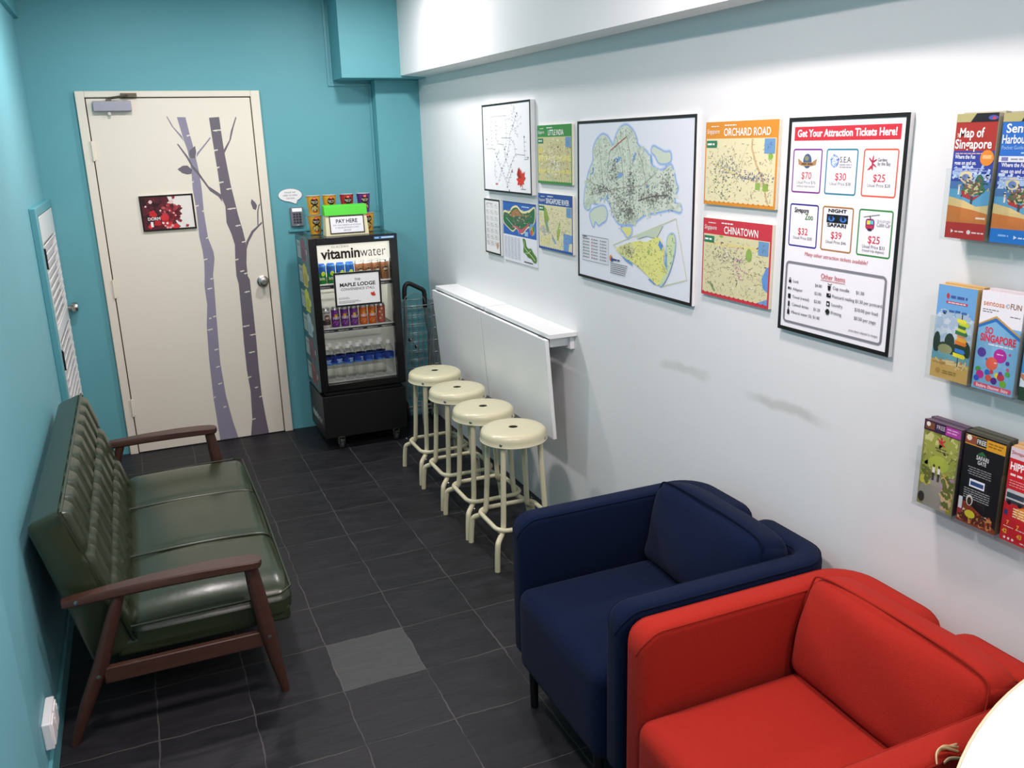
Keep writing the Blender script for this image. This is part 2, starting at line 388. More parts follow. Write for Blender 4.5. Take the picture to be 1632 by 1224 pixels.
for x0, z0, x1, z1 in ((.462, 2.194, .476, ZC), (.462, 2.18, .718, 2.194), (.718, 1.319, .733, 2.194), (.14, 1.305, .733, 1.319)): b.box((x0, YB - t, z0), (x1, YB, z1))
struct('trim_4', b, M_tealgloss, 'thin teal cable trunking stepping down the end wall', 'trunking')
struct('trim_5', MB().box((-1.2, Y0, 0), (-1.155, -2.932, ZC)).box((-1.2, -2.926, 0), (-1.170, -2.880, ZC)), M_pale, 'shallow teal pilaster on the left wall nearest the camera', 'pilaster')
struct('trim_6', MB().box((-1.2, -2.875, 2.53), (-1.178, YB, 2.6)), M_tealgloss, 'teal trunking along the top of the left wall', 'trunking')
struct('baseboard_left', MB().box((-1.2, -2.875, 0), (-1.187, -.42, .085)), M_tealgloss, 'teal baseboard along the left wall under the sofa', 'baseboard', bevel=.004)

# cream dormitory door
d = thing('door_1', 'cream flush door with two grey birch trunks on it', 'door', kind='structure', M=on_back(-.963, 0))
b = MB(); W, H = 1.003, 2.155
for a, e in (((0, 0, 0), (.047, H, .028)), ((W - .052, 0, 0), (W, H, .028)), ((.047, H - .034, 0), (W - .052, H, .028))): b.box(a, e)
b.build('door_frame', M_cream, d, bevel=.004)
b = MB(); b.box((.047, 0, 0), (W - .052, H - .034, .006)); b.build('gap_shade_sheet', mat('gap shade colour', '#4a4238', .8), d)  # dark sheet behind the leaf, coloured as the shade in the gap
leaf = MB().box((.053, .006, .002), (W - .058, H - .040, .022)).build('door_leaf', M_cream, d, bevel=.002)
p = Print(.0225); LG, DG = '#8f8a9d', '#6c6670'
PX = lambda pts: [(x + .963, z) for x, z in pts]
light_trunk = [(-0.441, 2.009), (-0.43, 1.943), (-0.419, 1.88), (-0.406, 1.825), (-0.399, 1.753), (-0.399, 1.681), (-0.403, 1.593), (-0.397, 1.479), (-0.4, 1.314), (-0.391, 1.229), (-0.39, 1.153), (-0.397, 1.074), (-0.405, 1.014), (-0.403, 0.893), (-0.421, 0.763), (-0.432, 0.554), (-0.435, 0.3), (-0.429, 0.109), (-0.426, 0.008), (-0.313, 0.008), (-0.335, 0.125), (-0.358, 0.299), (-0.368, 0.526), (-0.361, 0.708), (-0.356, 0.841), (-0.346, 1.054), (-0.348, 1.069), (-0.327, 1.174), (-0.328, 1.216), (-0.35, 1.302), (-0.356, 1.46), (-0.352, 1.591), (-0.355, 1.688), (-0.363, 1.768), (-0.372, 1.848), (-0.383, 1.919), (-0.394, 2.008)]
dark_trunk = [(-0.263, 2.003), (-0.259, 1.9), (-0.254, 1.789), (-0.249, 1.692), (-0.247, 1.61), (-0.246, 1.545), (-0.228, 1.486), (-0.232, 1.386), (-0.211, 1.318), (-0.198, 1.249), (-0.207, 1.139), (-0.21, 1.058), (-0.202, 1.005), (-0.205, 0.825), (-0.211, 0.633), (-0.212, 0.447), (-0.204, 0.307), (-0.212, 0.126), (-0.232, 0.008), (-0.117, 0.008), (-0.128, 0.133), (-0.137, 0.277), (-0.137, 0.457), (-0.133, 0.624), (-0.132, 0.818), (-0.132, 1.027), (-0.142, 1.052), (-0.141, 1.133), (-0.13, 1.219), (-0.131, 1.253), (-0.142, 1.339), (-0.158, 1.424), (-0.171, 1.524), (-0.182, 1.607), (-0.191, 1.714), (-0.199, 1.819), (-0.203, 1.923), (-0.205, 2.006)]
for q in ([(-0.42, 1.873), (-0.432, 1.892), (-0.477, 1.96), (-0.499, 2.014), (-0.492, 2.012), (-0.467, 1.955), (-0.427, 1.904)], [(-0.362, 1.776), (-0.354, 1.804), (-0.305, 1.854), (-0.27, 1.893), (-0.266, 1.886), (-0.298, 1.85), (-0.338, 1.807)], light_trunk): p.poly(PX(q), LG)
for q in ([(-0.242, 1.512), (-0.262, 1.545), (-0.306, 1.58), (-0.326, 1.614), (-0.365, 1.68), (-0.389, 1.713), (-0.416, 1.778), (-0.46, 1.858), (-0.452, 1.858), (-0.407, 1.785), (-0.386, 1.733), (-0.359, 1.696), (-0.337, 1.655), (-0.311, 1.609), (-0.289, 1.592), (-0.245, 1.557)],
    [(-0.396, 1.817), (-0.36, 1.845), (-0.358, 1.808), (-0.368, 1.776), (-0.389, 1.773), (-0.4, 1.793)], [(-0.475, 1.714), (-0.444, 1.733), (-0.417, 1.734), (-0.393, 1.709), (-0.4, 1.685), (-0.424, 1.682), (-0.45, 1.691)],
    [(-0.197, 1.799), (-0.199, 1.819), (-0.161, 1.874), (-0.148, 1.922), (-0.11, 2.008), (-0.107, 2.0), (-0.129, 1.945), (-0.153, 1.874), (-0.183, 1.822)], [(-0.13, 1.219), (-0.13, 1.261), (-0.09, 1.327), (-0.044, 1.362), (-0.022, 1.381), (-0.022, 1.368), (-0.036, 1.357), (-0.078, 1.317), (-0.114, 1.26)],
    [(-0.051, 1.358), (-0.044, 1.442), (-0.032, 1.48), (-0.022, 1.494), (-0.022, 1.482), (-0.027, 1.475), (-0.036, 1.442), (-0.044, 1.362)], [(-0.076, 1.499), (-0.069, 1.521), (-0.051, 1.502), (-0.04, 1.48), (-0.05, 1.453), (-0.067, 1.461)], dark_trunk): p.poly(PX(q), DG)
for x, z, L in [(-0.226, 1.93, 0.054), (-0.247, 1.816, 0.027), (-0.244, 1.716, 0.018), (-0.237, 1.628, 0.031), (-0.197, 1.587, 0.032), (-0.194, 1.469, 0.054), (-0.167, 1.365, 0.034), (-0.144, 1.264, 0.027), (-0.197, 1.158, 0.022), (-0.173, 1.084, 0.027), (-0.151, 1.068, 0.027), (-0.391, 1.904, 0.022), (-0.399, 1.637, 0.013), (-0.393, 1.496, 0.025), (-0.359, 1.464, 0.014), (-0.356, 1.302, 0.014), (-0.382, 1.173, 0.027), (-0.157, 0.952, 0.035), (-0.188, 0.735, 0.046), (-0.15, 0.675, 0.041), (-0.17, 0.562, 0.041), (-0.202, 0.4, 0.027), (-0.165, 0.326, 0.023), (-0.146, 0.261, 0.019), (-0.204, 0.116, 0.025), (-0.357, 1.052, 0.023), (-0.377, 0.992, 0.031), (-0.368, 0.816, 0.021), (-0.396, 0.807, 0.017), (-0.405, 0.736, 0.035), (-0.382, 0.605, 0.027), (-0.385, 0.493, 0.025), (-0.385, 0.382, 0.027), (-0.428, 0.297, 0.015), (-0.373, 0.225, 0.019)]:
    x += .963; h = .006; p.poly([(x - L / 2, z), (x - L * .2, z + h * .6), (x + L / 2, z + h), (x + L * .45, z - h * .4), (x + L * .1, z - h * .3), (x - .1 * L, z - h), (x - L * .4, z - h * .5)], '#dedbcd')
p.build('tree_decal', leaf)
for z in (1.83, 1.04, .30):
    b = MB(); b.box((.036, z - .05, .02), (.062, z + .05, .031)); b.tube([(.049, z - .055, .034), (.049, z + .055, .034)], .006, 10); b.build('hinge', M_cream, d)
k = MB(); k.lathe([(.035, 0), (.036, .006), (.02, .01), (.012, .014), (.011, .03), (.024, .036), (.029, .046), (.027, .056), (.014, .06), (.009, .0595), (.008, .062), (0, .062)], (.909, 1.012, .022), 28).build('door_knob', M_chrome, d, smooth=60)
cl = MB(); cl.box((.085, 2.045, .024), (.285, 2.1, .062)); cl = cl.build('door_closer', mat('grey closer metal', '#9a9aa6', .4, .3), d, bevel=.003)
b = MB(); b.lathe([(.009, 0), (.009, .02), (0, .02)], (.165, 2.032, .035), 14); b.build('valve_screw', M_chrome, cl)
b = MB(); b.box((.155, 2.1, .035), (.185, 2.112, .06)); b.tube([(.17, 2.114, .05), (.24, 2.122, .075), (.27, 2.128, .06)], .007, 8); b.box((.235, 2.122, .02), (.32, 2.142, .05)); b.build('closer_arm', mat('dark bronze metal', '#5c5648', .4, .7), d)
# low louvred door on the left wall
d = thing('door_2', 'low white louvred door in the left wall above the sofa', 'door', loc=(-1.2, 0, 0), kind='structure')
b = MB(); b.box((0, -.415, 0), (.03, -.335, 1.578)); b.box((0, -.335, 1.535), (.03, YB, 1.578)); b.build('door_frame', M_tealgloss, d, bevel=.004)
b = MB(); b.box((.001, -.33, 0), (.005, YB - .004, 1.532)); dl = b.build('door_leaf', M_lam, d)
b = MB()
for y0, y1, z0, z1 in ((-.325, -.27, .02, 1.53), (.47, .535, .02, 1.53), (-.27, .47, 1.40, 1.53), (-.27, .47, .905, .97), (-.27, .47, .02, .14)): b.box((.005, y0, z0), (.027, y1, z1))
b.build('stile_and_rail', M_lam, dl, bevel=.002)
b = MB()
for z0, z1 in ((.14, .905), (.97, 1.40)):
    n = round((z1 - z0) / .045)
    for i in range(n):
        z = z0 + (i + .5) * (z1 - z0) / n; b.loft([[Vector((.006, y, z - .016)), Vector((.009, y, z - .018)), Vector((.033, y, z + .010)), Vector((.030, y, z + .014))] for y in (-.27, .47)])
b.build('louvres', M_lam, dl)
b = MB(); b.tube([(.027, .505, .955), (.045, .505, .955)], .012, 12); b.lathe([(.012, 0), (.026, .004), (.03, .018), (.026, .036), (0, .038)], (.045, .505, .955), 20, Matrix.Rotation(PI / 2, 3, 'Y')); b.build('door_knob', M_chrome, d)
for z in (1.33, .82):
    b = MB(); b.box((.027, -.325, z - .05), (.031, -.29, z + .05)); b.tube([(.033, -.328, z - .05), (.033, -.328, z + .05)], .005, 8); b.build('hinge', M_dsteel, d)

# ------------------------------------------------------------------ green sofa
sx, sy = -.8, -1.6
S = thing('sofa', 'dark green leather sofa with tufted back and walnut arms by the left wall', 'sofa', (sx, sy, 0)); og = (sx, sy, 0)
ya, yb_ = -2.325, -.875; L = yb_ - ya; yc = (ya + yb_) / 2
# back: slab leaning towards the wall, tufted front
P_ft, P_rt, P_rb, P_fb = Vector((-1.078, 0, .775)), Vector((-1.178, 0, .745)), Vector((-1.055, 0, .235)), Vector((-.935, 0, .27))
b = MB(); nu, nv = 120, 60; NB = 10
def back_pt(s, t):           # s along the length, t from the bottom to the top of the front face
    q = P_fb.lerp(P_ft, t); nrm = Vector((P_ft.z - P_fb.z, 0, -(P_ft.x - P_fb.x))).normalized()
    edge = min(1, min(s, 1 - s) * L / .03, min(t, 1 - t) * .52 / .03); edge = 1 - (1 - edge) ** 2
    ph = (s * NB) % 1; rib = 1 - (abs(2 * ph - 1)) ** 4
    rows = [0, .38, .69, 1]; hv = 1
    for r in (.38, .69): hv = min(hv, 1 - math.exp(-((t - r) / .028) ** 2))
    btn = 1
    for r in (.38, .69):
        dx = min(ph, 1 - ph) / NB * L; btn = min(btn, 1 - math.exp(-(dx * dx + ((t - r) * .52) ** 2) / .0006))
    d = .030 * edge * (.25 + .75 * rib) * (.45 + .55 * hv) * (.5 + .5 * btn) - .006
    return Vector((q.x, ya + s * L, q.z)) + nrm * d
def back_section(y, k):                     # one upright slice; k shrinks the end slices so the ends round off
    s_ = (y - ya) / L; f = [back_pt(s_, j / nv) for j in range(nv + 1)]
    up_ = (P_ft - P_fb).normalized(); out = (P_rt - P_ft).normalized(); dn = (P_rb - P_rt).normalized(); r = .02
    top = [P_ft + up_ * 0 + out * r * t for t in (.35, .8, 1.4)]; top = [Vector((q.x, 0, q.z + dz)) for q, dz in zip(top, (.004, .005, .004))]
    c = P_rt - out * r; rear = [c, c + out * r * .7 + dn * r * .3, c + out * r + dn * r, P_rb - dn * r, P_rb + (P_fb - P_rb).normalized() * r * .6, P_rb + (P_fb - P_rb).normalized() * .05]
    pts = f + [Vector((q.x, y, q.z)) for q in top + rear]; cen = Vector((-1.06, y, .51))
    return [Vector((q.x + (cen.x - q.x) * k * .9, y, q.z + (cen.z - q.z) * k * .22)) for q in pts]
ys = [(0, .20), (.002, .12), (.006, .06), (.012, .02)]
rings = [back_section(ya + y, k) for y, k in ys] + [back_section(ya + .018 + (L - .036) * i / nu, 0) for i in range(nu + 1)] + [back_section(yb_ - y, k) for y, k in ys[::-1]]
bk = b.loft(rings).build('backrest', M_leather, S, og, smooth=60)
e = .002
MB().tube([(P_ft.x + e, ya, P_ft.z), (P_ft.x + e, yb_, P_ft.z), (P_fb.x + e, yb_, P_fb.z + .03), (P_fb.x + e, ya, P_fb.z + .03)], .005, 8, True).build('piping', M_piping, bk, og)
for r in (.38, .69):
    for i in range(1, NB):
        q = back_pt(i / NB, r); b = MB(); b.lathe([(.011, -.004), (.012, .002), (.008, .007), (0, .008)], q, 12, Matrix.Rotation(R(74), 3, 'Y')); b.build('button', M_leather, bk, og, smooth=60)
# seat cushion in three sections
b = MB()
def seat_fn(p, a, bb, c):
    if c > 0:
        s = (p.y + L / 2) / L; m = abs(((s * 3) % 1) - .5) * 2; dmin = min(abs(s - 1 / 3), abs(s - 2 / 3)) * L
        p.z += -.016 * math.exp(-(dmin / .012) ** 2) + .01 * (1 - m * m) - .010 * (1 + a) / 2 - .012 * max(0, -a) - .034 * max(0, 1 - min(s, 1 - s) * L / .13) ** 2
    return p
b.pillow((.52, L, .115), .038, Matrix.Translation((-.682, yc, .322)), (.012, .006, .012), 44, seat_fn)
st = b.build('seat_cushion', M_leather, S, og, smooth=60)
for z, r in ((.352, .0035),):
    MB().tube([(-.935, ya - .006, z), (-.46, ya - .006, z), (-.421, ya + .03, z + .004), (-.414, yc, z + .008), (-.421, yb_ - .03, z + .004), (-.46, yb_ + .006, z), (-.935, yb_ + .006, z)], r, 8).build('piping', M_piping, st, og)
for s in (1 / 3, 2 / 3):
    y = ya + s * L; MB().tube(curve([(-.93, y, .372), (-.75, y, .378), (-.55, y, .376), (-.45, y, .366), (-.425, y, .345)]), .0045, 8).build('seam', M_piping, st, og)
b = MB(); b.box((-.985, ya + .002, .242), (-.432, yb_ - .002, .30)); b.build('seat_base', M_leather, S, og, bevel=.012)
def sofa_side(y, sg):
    a = MB(); rings = []
    for x, z, hw, h in ((-1.112, .508, .014, .012), (-1.08, .512, .018, .014), (-.98, .520, .022, .016), (-.85, .527, .027, .017), (-.7, .529, .034, .017), (-.6, .526, .037, .016), (-.545, .522, .036, .015), (-.523, .519, .028, .013), (-.515, .517, .014, .008)):
        rings.append([Vector((x, y + hw * cx, z - h + h * cz)) for cx, cz in ((-1, -.6), (-.8, -1), (.8, -1), (1, -.6), (1, .7), (.9, 1), (-.9, 1), (-1, .7))])
    arm = a.loft(rings).build('armrest', M_wood, S, og, smooth=30)
    MB().lathe([(.007, 0), (.007, .002), (0, .003)], (-1.07, y - sg * .018, .5), 12, Matrix.Rotation(sg * PI / 2, 3, 'X')).build('screw', M_chrome, arm, og)
    l1 = MB().tube([(-.553, y, .505), (-.54, y, .40), (-.522, y, .26), (-.505, y, .14), (-.482, y, 0)], [.024, .029, .031, .025, .015], 16, ell=.8).build('leg', M_wood, S, og, smooth=60)
    l2 = MB().tube([(-.948, y, .5), (-.985, y, .40), (-1.035, y, .26), (-1.09, y, .14), (-1.148, y, 0)], [.02, .024, .027, .024, .015], 16, ell=.8).build('leg', M_wood, S, og, smooth=60)
    for x, z, pr in ((-.518, .235, l1), (-1.045, .235, l2)): MB().lathe([(.007, 0), (.007, .003), (0, .004)], (x, y - sg * .024, z), 12, Matrix.Rotation(sg * PI / 2, 3, 'X')).build('screw', M_chrome, pr, og)
    MB().box((-1.03, y - .012, .195), (-.525, y + .012, .25)).build('side_rail', M_wood, S, og, bevel=.004)
sofa_side(-2.367, 1); sofa_side(-.833, -1)

# ------------------------------------------------------------------ two armchairs
def armchair(name, label, yc, mf, mp, crease):
    A = thing(name, label, 'armchair', (.615, yc, 0))
    zt, z0, T = .655, .135, .082
    def shell(sg):
        cl = []                                   # plan centre line of arm, rounded corner, half back
        xf, xb, yo, yi, rc = -.365, .322, .314, .014, .075
        for i in range(13): cl.append((xf + (xb - rc - xf) * (1 - math.cos(PI / 2 * i / 12)) if i < 6 else xf + (xb - rc - xf) * (1 - math.cos(PI / 2 * i / 12)), yo))
        cl += [(xb - rc + rc * math.sin(a), yo - rc + rc * math.cos(a)) for a in (PI / 2 * k / 8 for k in range(1, 9))]
        for i in range(1, 13): cl.append((xb, yo - rc - (yo - rc - yi) * math.sin(PI / 2 * i / 12)))
        s = [0]
        for p, q in zip(cl, cl[1:]): s.append(s[-1] + math.dist(p, q))
        # dense ends so that the upright edges round off
        b = MB(); rings = []; prev = None
        S_ = sorted(set([.0, .004, .012, .022, .035, .05, .065] + [v for v in s if .07 < v < s[-1] - .07] + [s[-1] - v for v in (.065, .05, .035, .022, .012, .004, 0)]))
        def at(v):
            for k in range(len(s) - 1):
                if s[k] <= v <= s[k + 1] + 1e-9:
                    t = (v - s[k]) / max(1e-9, s[k + 1] - s[k]); p = Vector((*cl[k], 0)).lerp(Vector((*cl[k + 1], 0)), t); d = (Vector((*cl[k + 1], 0)) - Vector((*cl[k], 0))).normalized(); return p, d
            return Vector((*cl[-1], 0)), d
        tops = []
        for v in S_:
            p, d = at(v); nv = Vector((-d.y, d.x, 0))
            end = min(v, s[-1] - v); r = .065; top = zt - (r - math.sqrt(max(0, r * r - (r - min(end, r)) ** 2))); bot = z0 + (r - math.sqrt(max(0, r * r - (r - min(end, r)) ** 2))) * .6
            rw = .028; th = T / 2 - (rw - math.sqrt(max(0, rw * rw - (rw - min(end, rw)) ** 2))) * .75
            k = .024
            sec = [(-th, bot + .01), (-th, top - k)] + [(-th + k * (1 - math.cos(a)) * th / (T / 2), top - k + k * math.sin(a)) for a in (PI / 8, PI / 4, 3 * PI / 8, PI / 2)] + [(th - k * (1 - math.cos(a)) * th / (T / 2), top - k + k * math.sin(a)) for a in (PI / 2, 3 * PI / 8, PI / 4, PI / 8)] + [(th, top - k), (th, bot + .01), (th - .01, bot), (-th + .01, bot)]
            rings.append([Vector((p.x + nv.x * q, sg * (p.y + nv.y * q), z)) for q, z in sec])
            tops.append([Vector((p.x + nv.x * q, sg * (p.y + nv.y * q), top - .008)) for q in (th - .005, -th + .005)])
        sh = b.loft(rings).build('arm_and_back_panel', mf, A, smooth=60)
        for i in (0, 1): MB().tube([t[i] for t in tops], .0024, 6).build('piping', mp, sh)
    shell(1); shell(-1)
    MB().pillow((.66, .545, .29), .04, Matrix.Translation((-.055, 0, .28)), (.006, 0, .012), 12).build('seat', mf, A, smooth=60)
    # wedge-shaped loose back cushion with a boxed seam
    cw, ch, ct = .552, .30, .15
    def cush(p, a, bb, c):
        k = (bb if False else 0)
        up_ = (c + 1) / 2
        p.x *= 1 - .25 * up_ if p.x > 0 else 1
        p.z += -.012 * (1 - abs(bb)) * up_ * .6 - .020 * abs(bb) ** 4 * up_
        p.x += .006 * math.sin(9 * p.y + 14 * p.z + crease) * (1 - bb * bb) + .004 * math.sin(26 * (p.z - .5 * p.y) + crease)
        return p
    Mx = Matrix.Translation((.185, 0, .556)) @ Matrix.Rotation(R(14), 4, 'Y')
    cu = MB().pillow((ct, cw, ch), .045, Mx, (.035, 0, .012), 16, cush).build('back_cushion', mf, A, smooth=70)
    def on_seam(y, z):
        up_ = (z / (ch / 2) + 1) / 2; bb = min(1, abs(y) / (cw / 2)); return Mx @ Vector((-ct / 2 + .017, y, z - (.0072 * (1 - bb) + .020 * bb ** 4) * max(0, up_)))
    seam = [on_seam(y, z) for y, z in ((-cw / 2 + .02, -ch / 2 + .05), (-cw / 2 + .006, 0), (-cw / 2 + .012, ch / 2 - .03), (-cw / 2 + .04, ch / 2 - .002), (-.1, ch / 2 + .001), (.1, ch / 2 + .001), (cw / 2 - .04, ch / 2 - .002), (cw / 2 - .012, ch / 2 - .03), (cw / 2 - .006, 0), (cw / 2 - .02, -ch / 2 + .05))]
    MB().tube(curve(seam, 5), .003, 6).build('piping', mp, cu)
    for x in (-.352, .29):
        for y in (-.22, .22): MB().tube([(x, y, z0 + .03), (x, y, 0)], [.016, .013], 14).build('leg', M_dsteel, A)
    return A
armchair('armchair', 'navy blue fabric armchair between the cream stools and the red armchair', -3.045, M_blue, M_bluep, 0)
armchair('armchair', 'red fabric armchair in front of the blue one beside the white table', -3.778, M_red, M_redp, 2)

# half-round white table in the near right corner
T_ = thing('half_round_table', 'white half-round table top against the right wall beside the red armchair', 'table', (XW, -5.274, 0))
rt1 = 1.188; P2 = lambda r, n=72: [(r * math.cos(PI / 2 + PI * i / n), r * math.sin(PI / 2 + PI * i / n)) for i in range(n + 1)]
rim = [(x - .002, y) for x, y in P2(rt1)]
MB().prism(rim, lambda x, y: Vector((x, y, .722)), lambda x, y: Vector((x, y, .75))).build('tabletop', M_lam, T_, bevel=.002)
b = MB(); o1, o2 = P2(rt1 + .004), P2(rt1 - .0005)
b.loft([[Vector((p[0] - .003, p[1], .721)), Vector((q[0] - .003, q[1], .721)), Vector((q[0] - .003, q[1], .7495)), Vector((p[0] - .003, p[1], .7495))] for p, q in zip(o1, o2)]); b.build('edge_band', mat('cream edge band', '#e3d6b4', .4), T_)
for x, y in ((-.1, .95), (-.1, -.95), (-.95, 0)): MB().tube([(x, y, .722), (x, y, 0)], .025, 16).build('leg', M_chrome, T_)
# straw strips lying on the arm of the red chair
b = MB()
for pts in ([(.518, -4.148, .660), (.529, -4.136, .672), (.548, -4.132, .676), (.575, -4.146, .668)], [(.537, -4.131, .662), (.556, -4.127, .672), (.585, -4.138, .668)], [(.556, -4.122, .661), (.59, -4.131, .669)], [(.532, -4.152, .661), (.548, -4.152, .666), (.575, -4.162, .664)]):
    c = curve(pts, 6); n = len(c); b.tube(c, [.0035 * (math.sin(PI * (.12 + .88 * min(1, i / n + .2)) * .75)) + .0006 for i in range(n)], 8, ell=.5)
bmesh.ops.translate(b.bm, verts=b.bm.verts[:], vec=(0, .014, -.004))
tag(b.build('straw_strips', mat('cream straw', '#e6c79a', .6), org=(.55, -4.13, .655)), 'cream straw strips lying on the red armchair arm by the table edge', 'straw')
# ------------------------------------------------------------------ four cream bar stools
st = thing('bar_stool', 'cream metal bar stool nearest the navy armchair', 'stool', group='cream bar stools along the folding wall tables')
b = MB(); n = 48; rings = []
for r, z in ((.02, .5985), (.021, .6005), (.03, .601), (.08, .6005), (.115, .5995), (.132, .597), (.142, .591), (.147, .582), (.149, .57), (.149, .553), (.152, .549), (.151, .5465), (.146, .548), (.144, .57), (.13, .588), (.1, .592), (.03, .593), (.02, .5985)):
    rings.append([Vector((r * math.cos(2 * PI * j / n), r * math.sin(2 * PI * j / n), z)) for j in range(n)])
se = b.loft(rings, False).build('seat', M_stool, st, smooth=50)
MB().lathe([(.0195, .5945), (0, .5945)], n=20).build('hole_shade_disc', mat('hole shade colour', '#2b2620', .8), se)  # disc coloured as the shade down the seat hole
for sx_, sy_ in ((-1, -1), (-1, 1), (1, 1), (1, -1)):
    b = MB(); dv = Vector((sx_, sy_, 0)); a = .088
    pts = [(a * .99, .588), (a, .56), (a + .004, .45), (a + .011, .28), (a + .016, .19), (a + .021, .168), (a + .034, .150), (.148, .132), (.155, .11), (.160, .06), (.163, 0)]
    lg = b.tube(curve([(dv.x * q, dv.y * q, z) for q, z in pts], 3), .0125, 14).build('leg', M_stool, st, smooth=60)
    ang = math.atan2(dv.y, dv.x); Mr = (Matrix.Rotation(ang, 4, 'Z') @ Matrix.Rotation(PI / 2, 4, 'Y'))
    MB().lathe([(.0065, -.004), (.0065, .002), (.003, .004), (0, .003)], (.1495 * math.cos(ang), .1495 * math.sin(ang), .562), 12, Mr).build('screw', M_chrome, se)
    MB().lathe([(.006, -.004), (.006, .002), (0, .003)], (dv.x * .146, dv.y * .146, .172), 12, Mr).build('screw', M_chrome, lg)
h = .137; rc = .055; ring = []
for cx, cy, a0 in ((h - rc, h - rc, 0), (-h + rc, h - rc, PI / 2), (-h + rc, -h + rc, PI), (h - rc, -h + rc, 3 * PI / 2)): ring += [(cx + rc * math.cos(a0 + PI / 2 * i / 8), cy + rc * math.sin(a0 + PI / 2 * i / 8), .172) for i in range(9)]
MB().tube(ring, .0105, 12, True).build('foot_ring', M_stool, st, smooth=60)
SP = [(.675, -1.742), (.672, -1.385), (.676, -1.010), (.682, -.628)]
st.location = (*SP[0], 0)
for q, lb in zip(SP[1:], ('cream metal bar stool second from the navy armchair', 'cream metal bar stool second from the drinks fridge', 'cream metal bar stool nearest the drinks fridge and wire cart')): dup(st, (*q, 0), lb)

# ------------------------------------------------------------------ two folding wall tables
def wall_table(y1, y0, label):
    t = thing('wall_table', label, 'table', (XW, (y0 + y1) / 2, .95), group='white fold-down wall tables'); og = (XW, (y0 + y1) / 2, .95)
    MB().box((.882, y0 + .0045, .965), (XW, y1 - .0045, .985)).build('shelf', M_lam, t, og, bevel=.0015)
    b = MB(); Mx = Matrix.Translation((.868, 0, .962)) @ Matrix.Rotation(R(-4.2), 4, 'Y'); b.box((-.009, y0 + .005, -.475), (.009, y1 - .005, 0), Mx); b.build('drop_leaf', M_lam, t, og, bevel=.0015)
    
    for yy in (y0 + .05, y1 - .11): MB().box((.872, yy, .955), (.9, yy + .06, .966)).build('hinge', M_dsteel, t, og)
    b = MB(); b.box((XW - .022, y0 + .03, .90), (XW, y1 - .03, .965)); b.box((.905, y0 + .05, .915), (XW - .02, y0 + .075, .965)); b.box((.905, y1 - .075, .915), (XW - .02, y1 - .05, .965)); b.build('support_bracket', M_lam, t, og, bevel=.002)
wall_table(-.905, -1.705, 'white fold-down wall table nearer the navy armchair, leaf hanging down')
wall_table(-.102, -.903, 'white fold-down wall table nearer the fridge and wire cart, leaf hanging down')

# ------------------------------------------------------------------ drinks fridge
FX0, FX1, FY0, FY1 = .152, .682, -.03, .405
F = thing('drinks_fridge', 'black glass-door drinks fridge on castors beside the cream door', 'fridge', ((FX0 + FX1) / 2, .19, 0)); og = ((FX0 + FX1) / 2, .19, 0)
yd = FY0 + .045                                   # back of the door
b = MB(); t = .035
b.box((FX0, yd, .37), (FX0 + t, FY1, 1.31)); b.box((FX1 - t, yd, .37), (FX1, FY1, 1.31)); b.box((FX0 + t, yd, 1.275), (FX1 - t, FY1, 1.31)); b.box((FX0 + t, yd, .37), (FX1 - t, FY1, .415)); b.box((FX0 + t, FY1 - .03, .415), (FX1 - t, FY1, 1.275))
cab = b.build('cabinet', mat('dark green black enamel', '#12302f', .25, coat=.3), F, og, bevel=.003)
b = MB(); e = .0015; x0, x1 = FX0 + t, FX1 - t
b.box((x0, yd + .02, .415), (x0 + e, FY1 - .03, 1.275)); b.box((x1 - e, yd + .02, .415), (x1, FY1 - .03, 1.275)); b.box((x0, FY1 - .032, .415), (x1, FY1 - .03, 1.275)); b.box((x0, yd + .02, .415), (x1, FY1 - .03, .425)); b.box((x0, yd + .02, 1.273), (x1, FY1 - .03, 1.275))
b.build('liner', M_cold, cab, og)
door = MB()
for a, c in (((FX0, FY0, .385), (FX0 + .047, yd, 1.31)), ((FX1 - .047, FY0, .385), (FX1, yd, 1.31)), ((FX0 + .047, FY0, 1.268), (FX1 - .047, yd, 1.31)), ((FX0 + .047, FY0, .385), (FX1 - .047, yd, .428))): door.box(a, c)
door = door.build('door', M_blk, F, og, bevel=.003)
MB().box((FX0 + .047, FY0 + .012, .428), (FX1 - .047, FY0 + .017, 1.268)).build('door_glass', M_glass, door, og)
b = MB(); b.box((FX0 + .047, FY0 + .020, 1.166), (FX1 - .047, FY0 + .030, 1.268)); hp = b.build('header_panel', mat('backlit header panel', '#f4f0e2', .5, emit=.55), F, og)
def put(p, name, parent, x, z, y, og):
    o = p.build(name, parent); o.matrix_local = Matrix.Translation(-Vector(og)) @ on_back(x, z, y); return o
p = Print(); p.text('vitamin', .02, .018, .060, '#2a1c18', .232, bold=.03); p.text('water', .254, .018, .060, '#2a1c18', .155, bold=-.008); p.text('GLACÉAU', .085, .080, .012, '#8a8176', .10); p.text('.', .405, .026, .02, '#2a1c18')
put(p, 'header_lettering', hp, FX0 + .05, 1.166, FY0 + .0195, og)
p = Print(); p.rect(0, 0, .125, .016, '#2f6fa8'); p.rect(.045, .003, .12, .012, '#c6dbe8'); p.rect(.005, .003, .03, .012, '#9cc4dc'); put(p, 'maker_badge', door, .54, 1.283, FY0 - .0004, og)
shelves = []
